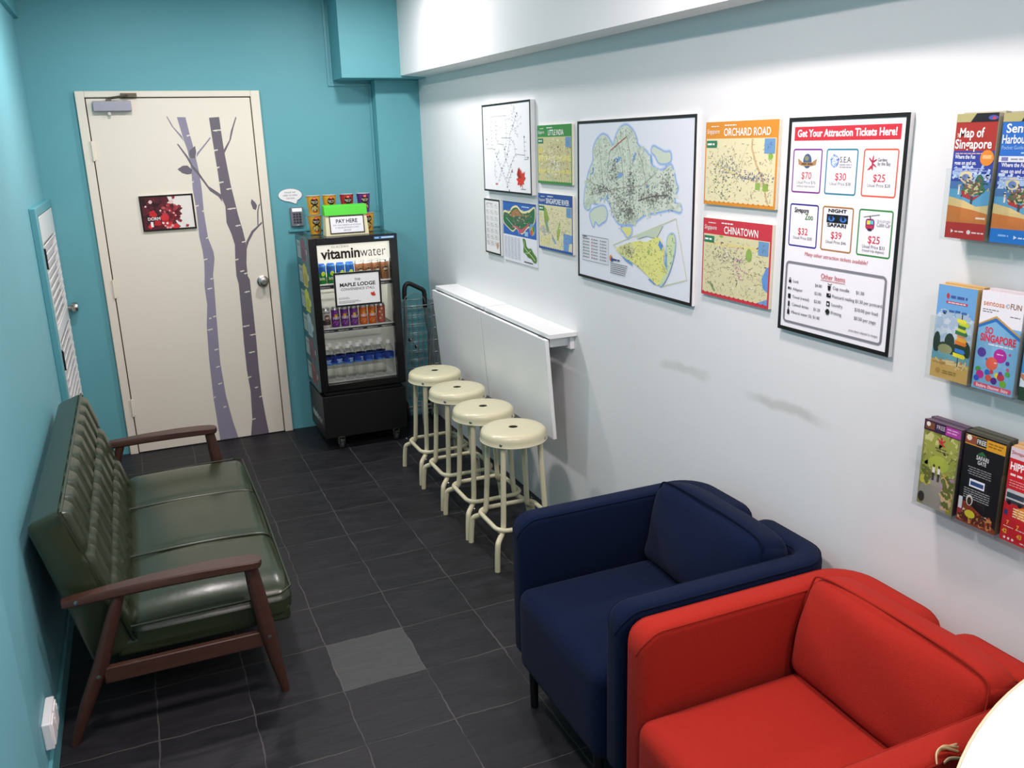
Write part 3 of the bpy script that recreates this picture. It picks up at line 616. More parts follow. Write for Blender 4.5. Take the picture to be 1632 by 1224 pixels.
for k, (z, wrd) in enumerate(((1.03, 5), (.763, 5))):
    b = MB()
    for i in range(13): y = .045 + i * .026; b.tube([(x0 + .004, y, z - .004), (x1 - .004, y, z - .004)], .0022, 6)
    for xx in (x0 + .006, .417, x1 - .006): b.tube([(xx, .03, z - .008), (xx, FY1 - .04, z - .008)], .003, 6)
    sh = b.build('shelf', M_chrome, F, og)
    MB().box((x0 + .003, .026, z - .03), (x1 - .003, .034, z + .002)).build('shelf_strip', M_cold, sh, og, bevel=.001)
    p = Print(); p.rect(0, .005, .452, .024, '#2b2a2c')
    for i in range(5): p.text('vitamin', .012 + .09 * i, .010, .008, '#d9d9d4', .038, bold=.02); p.text('water', .052 + .09 * i, .010, .008, '#d9d9d4', .026)
    put(p, 'strip_lettering', sh, x0 + .005, z - .03, .0255, og)
b = MB(); b.box((FX0 + .004, FY0 + .01, .085), (FX1 - .004, FY1, .352)); b.box((FX0 + .03, FY0 + .03, .352), (FX1 - .03, FY1 - .02, .372)); base = b.build('base', mat('black base panel', '#070708', .45), F, og, bevel=.003)
p = Print(); p.text('vitamin', .06, .075, .05, '#dfe6e6', .17, bold=.02, slant=0); p.text('water', .235, .075, .05, '#c3cbcb', .12); o = p.build('base_lettering', base); o.matrix_local = Matrix.Translation(-Vector(og)) @ on_right(FY1, .085, FX0 + .0035)
p = Print()                                        # row of pictured bottles down the left side
for i, (c1, c2) in enumerate((('#7d4a63', '#5f3a50'), ('#c3b654', '#a99c3c'), ('#c6cf3e', '#a6b22c'), ('#a3bcc2', '#88a6ae'), ('#77455c', '#5c3548'), ('#8a4a4a', '#6c3434'))):
    z = .80 - i * .152
    p.rect(.05, z, .165, z + .105, '#9fb3b3'); p.rect(.062, z + .07, .15, z + .09, '#6d8484')
    for q in range(4): p.words(.062, z + .012 + .013 * q, .15, .004, '#6d8484')
    p.poly([(.175, z - .012), (.30, z - .012), (.318, z), (.318, z + .03), (.345, z + .035), (.345, z + .075), (.318, z + .08), (.30, z + .115), (.275, z + .118), (.262, z + .128), (.225, z + .128), (.205, z + .116), (.175, z + .112)], c1); p.rrect(.20, z + .0, .30, z + .07, .01, c2); p.rect(.345, z + .04, .36, z + .07, '#c9d2d2')
o = p.build('bottle_decal', cab); o.matrix_local = Matrix.Translation(-Vector(og)) @ on_right(FY1, .37, FX0 - .0004)
for x in (FX0 + .105, FX1 - .075):
    for y in (FY0 + .055, FY1 - .06):
        b = MB(); b.tube([(x - .011, y, .032), (x + .011, y, .032)], .032, 20); cs = b.build('castor', mat('grey castor rubber', '#4b4b4d', .5), F, og, smooth=40, bevel=.003)
        b = MB(); b.box((x - .03, y - .028, .078), (x + .03, y + .028, .085)); b.box((x - .02, y - .024, .03), (x - .015, y + .024, .08)); b.box((x + .015, y - .024, .03), (x + .02, y + .024, .08)); b.build('castor_fork', M_chrome, cs, og, bevel=.002)
        if y < .1: b = MB(); b.loft([[Vector((x + a, y + c, z)) for a in (-.014, .014)] + [Vector((x + a, y + c, z + .004)) for a in (.014, -.014)] for c, z in ((-.01, .066), (-.03, .068), (-.05, .060), (-.062, .066))]); b.build('brake_lever', M_chrome, cs, og)
l = lamp('fridge_tube_light', (.417, .06, 1.262), .4, 2.4, (1, .96, .86), .02)

# drinks inside: one can and one bottle built, then copied
M_can = mat('can aluminium', '#b9bbbd', .3, 1)
cm = lambda c: mat('can print ' + c, c, .3, .25)
def can(name, label, cat, group, col, paint, upper=None):
    t = thing(name, label, cat, group=group)
    b = MB(); b.lathe([(0, .002), (.018, .002), (.021, 0), (.0255, .008), (.0258, .012), (.0258, .06), (.0258, .1055), (.0255, .108)], n=24)
    bo = b.build('body', cm(col), t, smooth=50)
    MB().lathe([(.0255, .108), (.0215, .1185), (.0215, .121), (.0195, .121), (.019, .1175), (0, .1175)], n=24).build('lid', cm(upper) if upper else M_can, t, smooth=50)
    p = Print(.0004); paint(p); p.build('can_print', bo, cyl_wrap(lambda v: .0258, 7, .006)); return t
def sprite(p):
    p.rect(-.055, .07, .055, .106, '#1f4f9a'); p.poly([(-.055, .06), (-.02, .066), (.0, .058), (.03, .068), (.055, .06), (.055, .085), (-.055, .085)], '#1c58a8'); p.ell(.008, .064, .012, .014, '#d4e03c', rot=-.3); p.ell(.008, .064, .008, .010, '#b6d52e', rot=-.3)
    p.text('Sprite', -.016, .03, .014, '#e8f2ea', .032, bold=.03); p.line([(-.02, .024), (.0, .028), (.02, .024)], .002, '#e8d83c')
def rootbeer(p):
    p.ell(0, .065, .021, .026, '#5b3a22'); p.ell(0, .065, .019, .023, '#c79a63'); p.ell(0, .065, .016, .019, '#4a2c18'); p.text('A&W', 0, .058, .014, '#f2e6cf', .026, 'c', .02)
def fanta(c2):
    def f(p):
        p.ell(.0, .062, .022, .022, c2); p.ell(-.004, .072, .010, .010, '#f0a030'); p.ell(.008, .078, .008, .005, '#3f8a34', rot=.5); p.text('FANTA', 0, .05, .016, '#f4f0f4', .044, 'c', .03)
        for i in range(7): p.ell(-.03 + .009 * i, .02 + (i % 3) * .008, .002, .002, '#f4e6f4', 8)
    return f
def darkcan(p):
    p.rect(-.06, .02, .06, .05, '#3c3430'); p.ell(0, .062, .016, .022, '#6b4a2e'); p.text('A&W', 0, .058, .012, '#f4efe6', .024, 'c', .02); p.rect(-.06, .09, .06, .098, '#8c8f96')
def pinkcan(p):
    for i in range(4): p.ell(-.012 + .012 * (i % 2), .03 + .02 * i, .006, .006, '#f0b7a0', 10)
def row(xs, y, z, mk, labels, rz):
    t = None
    for i, (x, lb) in enumerate(zip(xs, labels)):
        if t is None: t = mk(lb); t.location = (x, y, z); t.rotation_euler = (0, 0, rz)
        else: dup(t, (x, y, z), lb, rz)
        rz += .12 * (1 if i % 2 else -1)
nth = lambda n: ['first', 'second', 'third', 'fourth', 'fifth', 'sixth', 'seventh'][n]
y_ = .068
row([.232 + .057 * i for i in range(4)], y_, 1.0285, lambda lb: can('drink_can', lb, 'can', 'green cans on the top fridge shelf', '#1d8a3c', sprite, '#27539c'), ['green and blue lemon drink can, %s from the left on the top shelf' % nth(i) for i in range(4)], -.1)
row([.459 + .0525 * i for i in range(4)], y_, 1.0285, lambda lb: can('drink_can', lb, 'can', 'brown cans on the top fridge shelf', '#9a6b4c', rootbeer), ['brown soda can, %s of the brown ones on the top shelf' % nth(i) for i in range(4)], .2)
row([.236], y_, .7615, lambda lb: can('drink_can', lb, 'can', 'cans on the middle fridge shelf', '#d8d4d0', darkcan), ['white and brown can at the left end of the middle shelf'], .1)
row([.293 + .057 * i for i in range(3)], y_, .7615, lambda lb: can('drink_can', lb, 'can', 'cans on the middle fridge shelf', '#7a2f8f', fanta('#54206c')), ['purple grape drink can, %s from the left on the middle shelf' % nth(i) for i in range(3)], .1)
row([.464, .521], y_, .7615, lambda lb: can('drink_can', lb, 'can', 'cans on the middle fridge shelf', '#e07020', fanta('#b94d18')), ['orange drink can beside the purple ones', 'orange drink can beside the pinkish-red one'], .15)
row([.577], y_, .7615, lambda lb: can('drink_can', lb, 'can', 'cans on the middle fridge shelf', '#b8604a', pinkcan), ['pinkish-red can at the right end of the middle shelf'], 0)
wb = thing('water_bottle', 'clear water bottle with a blue label', 'bottle', group='water bottles on the fridge floor')
bo = MB().lathe([(0, .004), (.022, .003), (.028, .0), (.031, .006), (.0315, .03), (.030, .034), (.0315, .038), (.0315, .06), (.030, .064), (.0315, .068), (.0315, .10), (.0305, .103), (.0305, .142), (.0315, .145), (.031, .155), (.026, .172), (.018, .188), (.0125, .196), (.0125, .206)], n=24).build('body', M_bottle, wb, smooth=60)
MB().lathe([(.0145, .199), (.0145, .201), (.0138, .202), (.0138, .216), (.0125, .218), (0, .218)], n=20).build('cap', M_paper, wb, smooth=50)
b = MB(); n = 24; b.loft([[Vector((r * math.cos(2 * PI * j / n), r * math.sin(2 * PI * j / n), z)) for j in range(n)] for r, z in ((.0312, .104), (.0314, .105), (.0314, .141), (.0312, .142))], False); lbm = b.build('label', mat('blue bottle label', '#22409a', .4), bo, smooth=60)
p = Print(.0006); p.poly([(-.06, .104), (.06, .104), (.06, .113), (.02, .118), (-.02, .112), (-.06, .118)], '#4f86cc'); p.ell(0, .126, .014, .009, '#6ea0dc'); p.words(-.016, .117, .016, .003, '#dfe9f6'); p.words(-.02, .132, .02, .004, '#dfe9f6'); p.build('label_print', lbm, cyl_wrap(lambda v: .0314, 8, .007))
BX = [.223 + .0645 * i for i in range(7)]
for i, x in enumerate(BX):
    lb = 'clear water bottle with blue label, %s from the left in the front row' % nth(i)
    if i == 0: wb.location = (x, .075, .4255); wb['label'] = lb
    else: dup(wb, (x, .075 + .004 * (i % 2), .4255), lb, .3 * i)
for i in range(6): dup(wb, (.256 + .0645 * i, .148, .4255), 'clear water bottle with blue label, %s from the left in the back row' % nth(i), .9 * i)

# shop sign stuck on the glass door
s = thing('notice_sign', 'white framed convenience stall notice on the fridge glass door', 'sign', M=on_back(.281, .896, FY0 + .012) @ Matrix.Rotation(R(-.3), 4, 'Z'))
def framed(s, w, h, t, fw_, board='#f1f1f1', frame='#141414', lip=.002):
    bd = MB().box((0, 0, .0005), (w, h, t)).build('board', mat('sign board', board, .5), s, bevel=.0006)
    b = MB()
    for a, c in (((0, 0), (w, fw_)), ((0, h - fw_), (w, h)), ((0, fw_), (fw_, h - fw_)), ((w - fw_, fw_), (w, h - fw_))): b.box((*a, t), (*c, t + lip))
    b.build('frame', ink(frame), s); return t + .0003
z = framed(s, .284, .205, .005, .011)
p = Print(z); p.text('THE', .142, .152, .014, '#2c2c2e', al='c', bold=.01); p.text('MAPLE LODGE', .142, .120, .021, '#1d1d1f', .215, 'c', .03); p.text('CONVENIENCE STALL', .142, .096, .015, '#2c2c2e', .205, 'c', .005); p.leaf(.232, .062, .019, '#c8391e', -.5)
for i, (y, x1) in enumerate(((.052, .085), (.045, .09), (.032, .14), (.026, .155), (.02, .12))): p.words(.022, y, x1, .003, '#9a9a9e')
p.build('print', s)

# ------------------------------------------------------------------ on top of the fridge
ds = thing('display_stand', 'clear acrylic two-tier stand holding the noodle cups', 'stand', (.41, .21, 1.31)); b = MB()
for a, c in (((-.225, -.055, .001), (.235, .055, .004)), ((-.225, -.055, .1165), (.235, .055, .1195)), ((-.228, -.055, .001), (-.225, .055, .15)), ((.235, -.055, .001), (.238, .055, .15)), ((-.225, .055, .001), (.235, .058, .15))): b.box(a, c)
b.build('acrylic_tiers', M_acr, ds)
def cup(name, label, col, dark):
    t = thing(name, label, 'noodle cup', group='instant noodle cups on the fridge'); rf = lambda v: .031 + .010 * v / .108
    bo = MB().lathe([(0, .003), (.029, .003), (.030, 0), (.031, .002), (.041, .106), (.0425, .107), (.0432, .109), (.042, .1105)], n=28).build('cup', mat('cup print ' + col, col, .45), t, smooth=50)
    MB().lathe([(.0435, .1095), (.0435, .1108), (.040, .1115), (0, .1112)], n=28).build('lid', M_silver, t, smooth=50)
    p = Print(.0005); p.ell(0, .076, .024, .021, '#17130f', 24); p.ell(0, .036, .023, .021, '#17130f', 24); p.ell(0, .034, .020, .017, '#c9b16c', 24); p.ell(0, .038, .015, .008, '#b0a060', 18); p.ell(.004, .036, .005, .003, '#8a9a48', 10); p.poly([(-.012, .014), (.012, .014), (.008, .022), (-.008, .022)], '#a8382a')
    p.rect(-.009, .088, .009, .103, '#d8412c'); p.words(-.006, .094, .006, .003, '#f3d8c8'); p.text('Super Cup', 0, .073, .010, '#e6dfc6', .040, 'c', .01); p.words(-.012, .066, .012, .003, '#cfc39a')
    p.build('label', bo, cyl_wrap(rf, 9, .005)); return t
yel = cup('noodle_cup', 'yellow noodle cup at the left end of the upper tier', '#d9a02a', 0); yel.location = (.247, .205, 1.4297)
dup(yel, (.343, .205, 1.4297), 'yellow noodle cup second from the left on the upper tier', .1)
cup('noodle_cup', 'red noodle cup on the upper tier behind the green lid', '#b02a2c', 0).location = (.449, .205, 1.4297)
cup('noodle_cup', 'purple noodle cup at the right end of the upper tier', '#5b2a7c', 0).location = (.552, .205, 1.4297)
dup(yel, (.246, .205, 1.3142), 'yellow noodle cup on the lower tier left of the pay box', .05)
dup(yel, (.568, .205, 1.3142), 'yellow noodle cup on the lower tier right of the pay box', -.15)
pb = thing('payment_box', 'cream payment box with a bright green lid on the fridge', 'box', (.403, .075, 1.31)); b = MB()
b.loft([[Vector((x, y, 0)) for x, y in ((-.13, -.04), (.128, -.04), (.128, .05), (-.13, .05))], [Vector((x, y, .125)) for x, y in ((-.123, -.026), (.121, -.026), (.121, .046), (-.123, .046))]])
b.build('body', mat('cream card', '#ddd6ae', .6), pb, bevel=.002)
b = MB(); b.loft([[Vector((x, y, z)) for y, z in ((-.034, .118), (-.020, .172), (.030, .178), (.054, .124), (.05, .12))] for x in (-.128, .126)]); b.build('lid', mat('bright green card', '#4cc733', .55), pb, bevel=.002)
tilt = math.atan2(.014, .125)
Ms = Matrix.Translation((-.104, -.0405, .012)) @ Matrix.Rotation(PI / 2 - tilt, 4, 'X')
p = Print(.0006); p.rect(0, 0, .207, .104, '#1c1a1a'); p.rect(.006, .006, .201, .098, '#e9e9ee'); p.text('PAY HERE', .103, .062, .022, '#1f1f22', .128, 'c', .025); p.text('FOR YOUR DRINKS/CUP NOODLES', .103, .045, .009, '#3c3c42', .165, 'c'); p.text('IF THE RECEPTIONIST IS NOT', .103, .030, .009, '#3c3c42', .14, 'c'); p.text('AROUND', .103, .015, .009, '#3c3c42', .045, 'c')
o = p.build('sign_label', pb); o.matrix_local = Ms

# ------------------------------------------------------------------ wire shopping cart
K = thing('shopping_cart', 'folding wire shopping cart with black handle between fridge and wall', 'cart', (.86, .25, 0)); og = (.86, .25, 0)
Mw = mat('chromed wire', '#a4a9aa', .35, .65)
b = MB(); fr = b.tube(curve([(.775, .30, .10), (.775, .29, .40), (.778, .25, .66), (.772, .215, .75), (.772, .20, .87)], 5), .009, 10); b.tube(curve([(.945, .30, .10), (.945, .29, .40), (.935, .25, .62), (.915, .215, .70), (.905, .20, .81)], 5), .009, 10); b.tube([(.775, .30, .11), (.945, .30, .11)], .007, 8); fr = b.build('frame', Mw, K, og, smooth=60)
b = MB(); b.tube(curve([(.772, .20, .865), (.774, .20, .925), (.786, .20, .955), (.81, .20, .962), (.87, .20, .93), (.895, .20, .915), (.905, .20, .89), (.905, .20, .80)], 6), .0145, 12); b.build('handle_grip', M_blkm, K, og, smooth=60)
b = MB(); top = [(.735, .17), (.985, .17), (.985, .40), (.735, .40)]; bot = [(.765, .24), (.955, .24), (.955, .40), (.765, .40)]; zt, zb = .82, .16
def at(k, t, z): q = (z - zb) / (zt - zb); a = Vector((*bot[k % 4], 0)).lerp(Vector((*top[k % 4], 0)), q); c = Vector((*bot[(k + 1) % 4], 0)).lerp(Vector((*top[(k + 1) % 4], 0)), q); v = a.lerp(c, t); return Vector((v.x, v.y, z))
for i in range(12):
    z = zb + (zt - zb) * i / 11; b.tube([at(k, 0, z) for k in range(4)], .0035 if i == 11 else .0018, 6, True)
for k in range(4):
    for j in range(7): b.tube([at(k, j / 7, zb), at(k, j / 7, zt)], .0018, 6)
for j in range(1, 6): b.tube([(.765 + .19 * j / 6, .24, zb), (.765 + .19 * j / 6, .40, zb)], .0018, 6)
b.tube(curve([(.75, .19, .82), (.76, .18, .865), (.80, .175, .90), (.85, .175, .90), (.89, .18, .87), (.91, .19, .82)], 4), .0025, 6)
b.tube(curve([(.93, .18, .82), (.94, .175, .85), (.96, .175, .868), (.985, .18, .86)], 4), .003, 6)
b.build('wire_basket', Mw, K, og, smooth=60)
b = MB()                                          # folded flap leaning out at the wall side
for i in range(8):
    t = i / 7; b.tube(curve([(.925 + .075 * t, .165, .865 - .05 * t), (.93 + .068 * t, .155, .70 - .03 * t), (.90 + .095 * t, .16, .40)], 4), .0022, 6)
for z in (.82, .74, .66, .58, .50, .42): b.tube(curve([(.922, .165, z), (.96, .148, z + .012), (.998, .165, z - .02)], 4), .0022, 6)
b.build('wire_flap', Mw, K, og, smooth=60)
for x in (.765, .955):
    b = MB(); n = 28; wt = [(x, .31 + .066 * math.cos(2 * PI * i / n), .08 + .066 * math.sin(2 * PI * i / n)) for i in range(n)]; b.tube(wt, .013, 10, True); wh = b.build('wheel', M_blkm, K, og, smooth=60)
    b = MB(); b.tube([(x - .01, .31, .08), (x + .01, .31, .08)], .014, 12)
    for i in range(5): a = 2 * PI * i / 5; b.tube([(x, .31, .08), (x, .31 + .06 * math.cos(a), .08 + .06 * math.sin(a))], .005, 8)
    b.build('hub', mat('grey hub', '#8b8b8e', .4), wh, og)
b = MB(); b.tube([(.755, .31, .08), (.965, .31, .08)], .005, 8); b.tube([(.78, .31, .08), (.78, .30, .13)], .005, 8); b.tube([(.94, .31, .08), (.94, .30, .13)], .005, 8); b.tube([(.86, .245, .16), (.86, .22, .0)], .007, 8); b.build('axle', Mw, K, og)
for x, z in ((.79, .60), (.83, .55)): MB().lathe([(.0, -.012), (.012, -.01), (.014, 0), (.012, .01), (0, .012)], (x, .185, z), 12).build('basket_clip', M_chrome, K, og)
# ------------------------------------------------------------------ things on the end wall and left wall
s = thing('door_sign', 'black-framed red maple photo sign reading DORM 1 on the cream door', 'sign', M=on_back(-.707, 1.362, YB - .022) @ Matrix.Rotation(R(.6), 4, 'Z'))
W, H = .300, .207; z = framed(s, W, H, .012, .010, '#e6e2da', '#120c0c')
p = Print(z); p.rect(.010, .010, W - .010, H - .010, '#e9e4dd'); rn = random.Random(3)
def blot(cx, cy, rx, ry, c, k=11, j=.3): p.poly([(min(W - .01, max(.01, cx + rx * math.cos(2 * PI * i / k) * (1 + rn.uniform(-j, j)))), min(H - .01, max(.01, cy + ry * math.sin(2 * PI * i / k) * (1 + rn.uniform(-j, j))))) for i in range(k)], c)
p.poly([(.01, .01), (.01, H - .01), (.155, H - .01), (.165, .17), (.15, .16), (.185, .15), (.21, .14), (.235, .125), (.215, .11), (.228, .09), (.205, .08), (.212, .06), (.185, .055), (.195, .035), (.21, .02), (.2, .01)], '#5a1a26')
for _ in range(70): blot(rn.uniform(.02, .14), rn.uniform(.03, .19), rn.uniform(.006, .02), rn.uniform(.006, .018), rn.choice(('#2a1218', '#3a1420', '#4c1824', '#6a1c28', '#301620')))
for _ in range(70): blot(rn.uniform(.11, .215), rn.uniform(.05, .15), rn.uniform(.003, .012), rn.uniform(.003, .011), rn.choice(('#7c1a24', '#8f2430', '#6c1620', '#a8343c', '#b8545a', '#541018')))
for cx, cy, r in ((.065, .10, .022), (.13, .075, .026), (.085, .045, .02), (.15, .03, .022), (.185, .02, .018), (.045, .03, .015), (.13, .045, .02)): blot(cx, cy, r, r * .9, rn.choice(('#c4262a', '#d0323a', '#b8222a')), 14)
for cx, cy, r in ((.115, .045, .007), (.138, .042, .007), (.136, .017, .007), (.153, .016, .007), (.165, .026, .008), (.125, .028, .005), (.18, .1, .006), (.16, .115, .005), (.19, .085, .004), (.175, .165, .012), (.03, .145, .006), (.06, .17, .010), (.108, .118, .006)): blot(cx, cy, r, r, rn.choice(('#ecc4c0', '#e4a8a4', '#efd8d2')), 9, .15)
p.leaf(.248, .021, .012, '#b01e30', .5); p.leaf(.19, .19, .012, '#9a2030', 1)
p.text('DORM', .034, .064, .017, '#f4efe9', .068, bold=.02); p.text('1', .046, .026, .028, '#f4efe9', .014, bold=.03); p.build('print', s)
s = thing('keypad', 'grey door keypad with lit display on the teal wall', 'keypad', M=on_back(.158, 1.338)); b = MB()
b.box((0, 0, .0005), (.082, .118, .022)); b = b.build('body', mat('grey keypad plastic', '#74747c', .45), s, bevel=.004)
MB().box((.012, .092, .021), (.072, .112, .0235)).build('display', mat('lit display', '#e8eef2', .4, emit=.5), s)
for r in range(4):
    for c in range(3): MB().box((.016 + .018 * c, .02 + .017 * r, .021), (.028 + .018 * c, .031 + .017 * r, .0255)).build('key', ink('#3a3a40'), s, bevel=.001)
p = Print(.0226); p.rect(.034, .006, .05, .011, '#c8c8cc'); p.rect(.068, .095 - .012, .073, .088, '#9fd64a'); p.build('logo_and_light', b)
s = thing('speech_bubble_sign', 'white oval speech-bubble notice above the keypad', 'sign', M=on_back(.098, 1.488)); b = MB()
bub = [(.072 + .0735 * math.cos(a), .044 + .040 * math.sin(a)) for a in (2 * PI * i / 40 for i in range(40))]; k = [i for i in range(40) if not 30 <= i <= 33]
pts = [bub[i] for i in range(34, 40)] + [bub[i] for i in range(30)] + [(.105, -.012)]
b.prism(pts, lambda x, y: Vector((x, y, .0005)), lambda x, y: Vector((x, y, .004))); b.build('board', M_paper, s)
p = Print(.0042); q = pts + pts[:1]; p.line(q, .0018, '#5a6a70')
for t, y, w_ in (('PLEASE TAP', .056, .066), ('HERE TO OPEN', .038, .086), ('THE DOOR', .020, .052)): p.text(t, .072, y, .009, '#4a4a50', w_, 'c')
p.build('print', s)
s = thing('wall_socket', 'white double wall socket low on the teal wall near the camera', 'socket', (-1.2, -2.475, .17)); b = MB(); b.box((.0005, -.075, -.044), (.026, .075, .044)); b = b.build('back_box', M_lam, s, bevel=.004)
for y in (-.036, .036): MB().box((.024, y - .03, -.036), (.03, y + .03, .036)).build('socket_face', M_paper, s, bevel=.002); MB().box((.0295, y + .012, .008), (.0325, y + .022, .026)).build('rocker_switch', M_paper, s, bevel=.001)

# ------------------------------------------------------------------ maps and posters on the white wall
def poster(name, label, cat, y, z, w, h, t, fw_=0, board='#ececec', frame='#161616', group=None, rot=0):
    s = thing(name, label, cat, M=on_right(y, z) @ Matrix.Rotation(R(rot), 4, 'Z'), group=group)
    if fw_: n = framed(s, w, h, t, fw_, board, frame, .0018)
    else: MB().box((0, 0, .0005), (w, h, t)).build('board', mat('poster board', board, .5), s, bevel=.0006); n = t + .0003
    return s, Print(n)
G1, G2 = '#5c5c60', '#8c8c90'
# transit map
W, H = .435, .425
W, H = .605, .435
s, p = poster('transit_map', 'black-framed white transit line map with a red maple leaf in one corner', 'map', -.690, 1.571, W, H, .024, .009)
p.rect(.009, .009, W - .009, H - .009, '#f4f4f6')
q = lambda pts: [(W * (x - 85) / 610, H * (1 - (yy - 140 + (x - 85) * .06) / 1110)) for x, yy in pts]
lines = [[(205, 290), (400, 280), (400, 540), (400, 620), (370, 690), (375, 780), (430, 930)], [(205, 290), (205, 420), (210, 690), (145, 695), (140, 580)], [(265, 350), (270, 560), (295, 625), (360, 635), (380, 690), (390, 815), (340, 930), (280, 1120)], [(525, 290), (490, 400), (450, 500), (445, 590), (410, 750), (390, 815)], [(210, 690), (245, 700), (270, 790), (335, 960), (400, 1120), (400, 1160)], [(245, 860), (240, 1020), (255, 1080)], [(345, 550), (450, 548), (500, 620), (515, 740), (620, 745), (620, 540)], [(515, 740), (490, 780), (455, 870), (385, 1075)], [(620, 745), (625, 795), (660, 790)], [(270, 790), (310, 690)], [(470, 930), (400, 1130)]]
for L_ in lines:
    L_ = q(L_); p.line(L_, .0016, '#aaa8a6')
    p.up()
    for a, c in zip(L_, L_[1:]):
        n = max(1, int(math.dist(a, c) / .017))
        for i in range(n): x, y = a[0] + (c[0] - a[0]) * i / n, a[1] + (c[1] - a[1]) * i / n; p.line([(x - .0028, y), (x + .0028, y)], .0042, '#6a6a6c', False)
    for a, c in zip(L_, L_[1:]):
        n = max(1, int(math.dist(a, c) / .03))
        for i in range(n): x, y = a[0] + (c[0] - a[0]) * (i + .5) / n, a[1] + (c[1] - a[1]) * (i + .5) / n; p.words(x + .006, y - .001, x + .026, .0025, '#bcbcc0')
for x, y in q([(525, 290), (490, 400), (380, 690), (390, 815), (410, 750), (270, 790), (335, 930), (455, 870), (620, 530), (540, 255), (140, 575), (660, 770), (400, 1155), (425, 1195)]): p.rect(x - .004, y - .004, x + .004, y + .004, '#3c3c40')
def cloud(cx, cy, rx, ry, n, col, wd=.0016, ln=(.006, .016), pr=None):
    (pr or p).scrib(n, lambda r: (cx + rx * r.uniform(-1, 1), cy + ry * r.uniform(-1, 1)), (col,), ln, wd, 1)
for x, y in q([(500, 220), (560, 350), (470, 330), (520, 470), (300, 400)]): cloud(x, y, .03, .03, 14, '#b4b4b8')
x, y = q([(268, 1130)])[0]; p.rect(x - .02, y - .006, x + .008, y + .002, '#c86a74'); x, y = q([(465, 950)])[0]; p.ell(x, y, .006, .006, '#c8444c')
x, y = q([(575, 1035)])[0]; p.leaf(x, y, .056, '#d63a26', .35); p.poly([(x - .05, y + .02), (x - .03, y + .055), (x + .004, y + .004), (x - .03, y + .002)], '#9c2a20'); x, y = q([(570, 1160)])[0]; p.words(x, y, x + .06, .004, G2)
p.build('print', s)
# year calendar
W, H = .213, .29
s, p = poster('wall_calendar', 'narrow black-framed calendar sheet at the far end of the maps', 'calendar', -.654, 1.239, W, H, .014, .008)
p.rect(.008, .008, W - .008, H - .008, '#f0efee')
for r in range(7):
    y = H - .05 - r * .033; p.line([(.02, y + .026), (W - .02, y + .026)], .0012, '#b4b2ae')
    for c in range(3):
        x = .022 + c * .06; p.words(x, y + .018, x + .03, .003, '#8c8a88')
        for k in range(3): p.words(x, y + .003 + .005 * k, x + .048, .0018, '#b0aeac')
p.poly([(.155, .055), (.185, .07), (.19, .05), (.175, .03), (.16, .035)], '#c9a48c'); p.words(.03, H - .025, .12, .004, '#a8a6a4'); p.build('print', s)
# island leaflet map
W, H = .407, .303
s, p = poster('island_map', 'unframed blue island map with a small green map below', 'map', -.892, 1.225, W, H, .006, board='#e6e8ee')
v0 = .135; p.rect(0, v0, W, H, '#2f66b4'); p.rect(0, H - .008, W, H, '#27508f')
is_ = lambda pts: [(W * min(1, max(0, x)), v0 + (H - v0) * y) for x, y in (smooth2(pts, 3) if len(pts) > 4 else pts)]
p.poly(is_([(.0, .60), (.05, .72), (.2, .70), (.3, .85), (.45, .90), (.6, .76), (.8, .82), (.97, .93), (.97, .55), (.88, .35), (.75, .28), (.6, .08), (.5, .12), (.42, .22), (.3, .1), (.15, .2), (.0, .35)]), '#e9dca8')
p.poly(is_([(.01, .58), (.06, .66), (.2, .64), (.32, .80), (.45, .84), (.58, .70), (.8, .74), (.95, .88), (.95, .55), (.86, .37), (.74, .31), (.6, .12), (.5, .15), (.42, .26), (.3, .14), (.16, .22), (.02, .36)]), '#2f6f48')
p.poly(is_([(.04, .62), (.2, .58), (.32, .74), (.45, .80), (.58, .64), (.8, .68), (.6, .55), (.3, .55)]), '#a8744c')
p.poly(is_([(.3, .25), (.45, .35), (.7, .5), (.85, .62), (.6, .62), (.4, .58), (.28, .45)]), '#4f6a50')
p.poly(is_([(.26, .24), (.42, .30), (.55, .22), (.74, .38), (.82, .46), (.70, .26), (.55, .10), (.48, .14), (.42, .22)]), '#c45a6c')
for c in ('#3c7f54', '#6a8460', '#9a9474', '#d9d4b8', '#2a5c3e'): cloud(.2, v0 + .09, .15, .045, 22, c, .003, (.004, .016))
p.line(is_([(.1, .5), (.3, .3), (.45, .2), (.5, .05)]), .003, '#b8d4c8'); p.ell(.36, v0 + .045, .035, .030, '#6f9ed4'); p.ell(.362, v0 + .042, .022, .02, '#c8a050'); p.ell(.35, v0 + .03, .014, .014, '#c85a34'); p.ell(.375, v0 + .05, .012, .016, '#4f8a44')
p.words(.24, H - .022, .33, .006, '#b8cce8'); p.rect(.27, v0 + .008, .31, v0 + .03, '#9cc0e0')
for c in range(5):
    for k in range(16): p.words(.012 + .042 * c, .122 - .007 * k, .044 + .042 * c, .0022, '#a4a8bc')
gi = lambda pts: [(min(W, .245 + .16 * x), .015 + .115 * y) for x, y in (smooth2(pts, 3) if len(pts) > 6 else pts)]
p.poly(gi([(.0, .98), (.2, .95), (.26, .7), (.45, .6), (.6, .64), (.8, .45), (1, .3), (.98, .1), (.8, .06), (.6, .2), (.4, .22), (.2, .35), (.04, .42), (.06, .7)]), '#4f7f34')
p.line(gi([(.1, .9), (.15, .6), (.4, .45), (.7, .3), (.9, .15)]), .004, '#cfd8b0'); p.line(gi([(.2, .4), (.4, .4), (.6, .55)]), .003, '#cfd8b0'); p.words(.26, .012, .36, .006, '#3c3c44'); p.build('print', s)
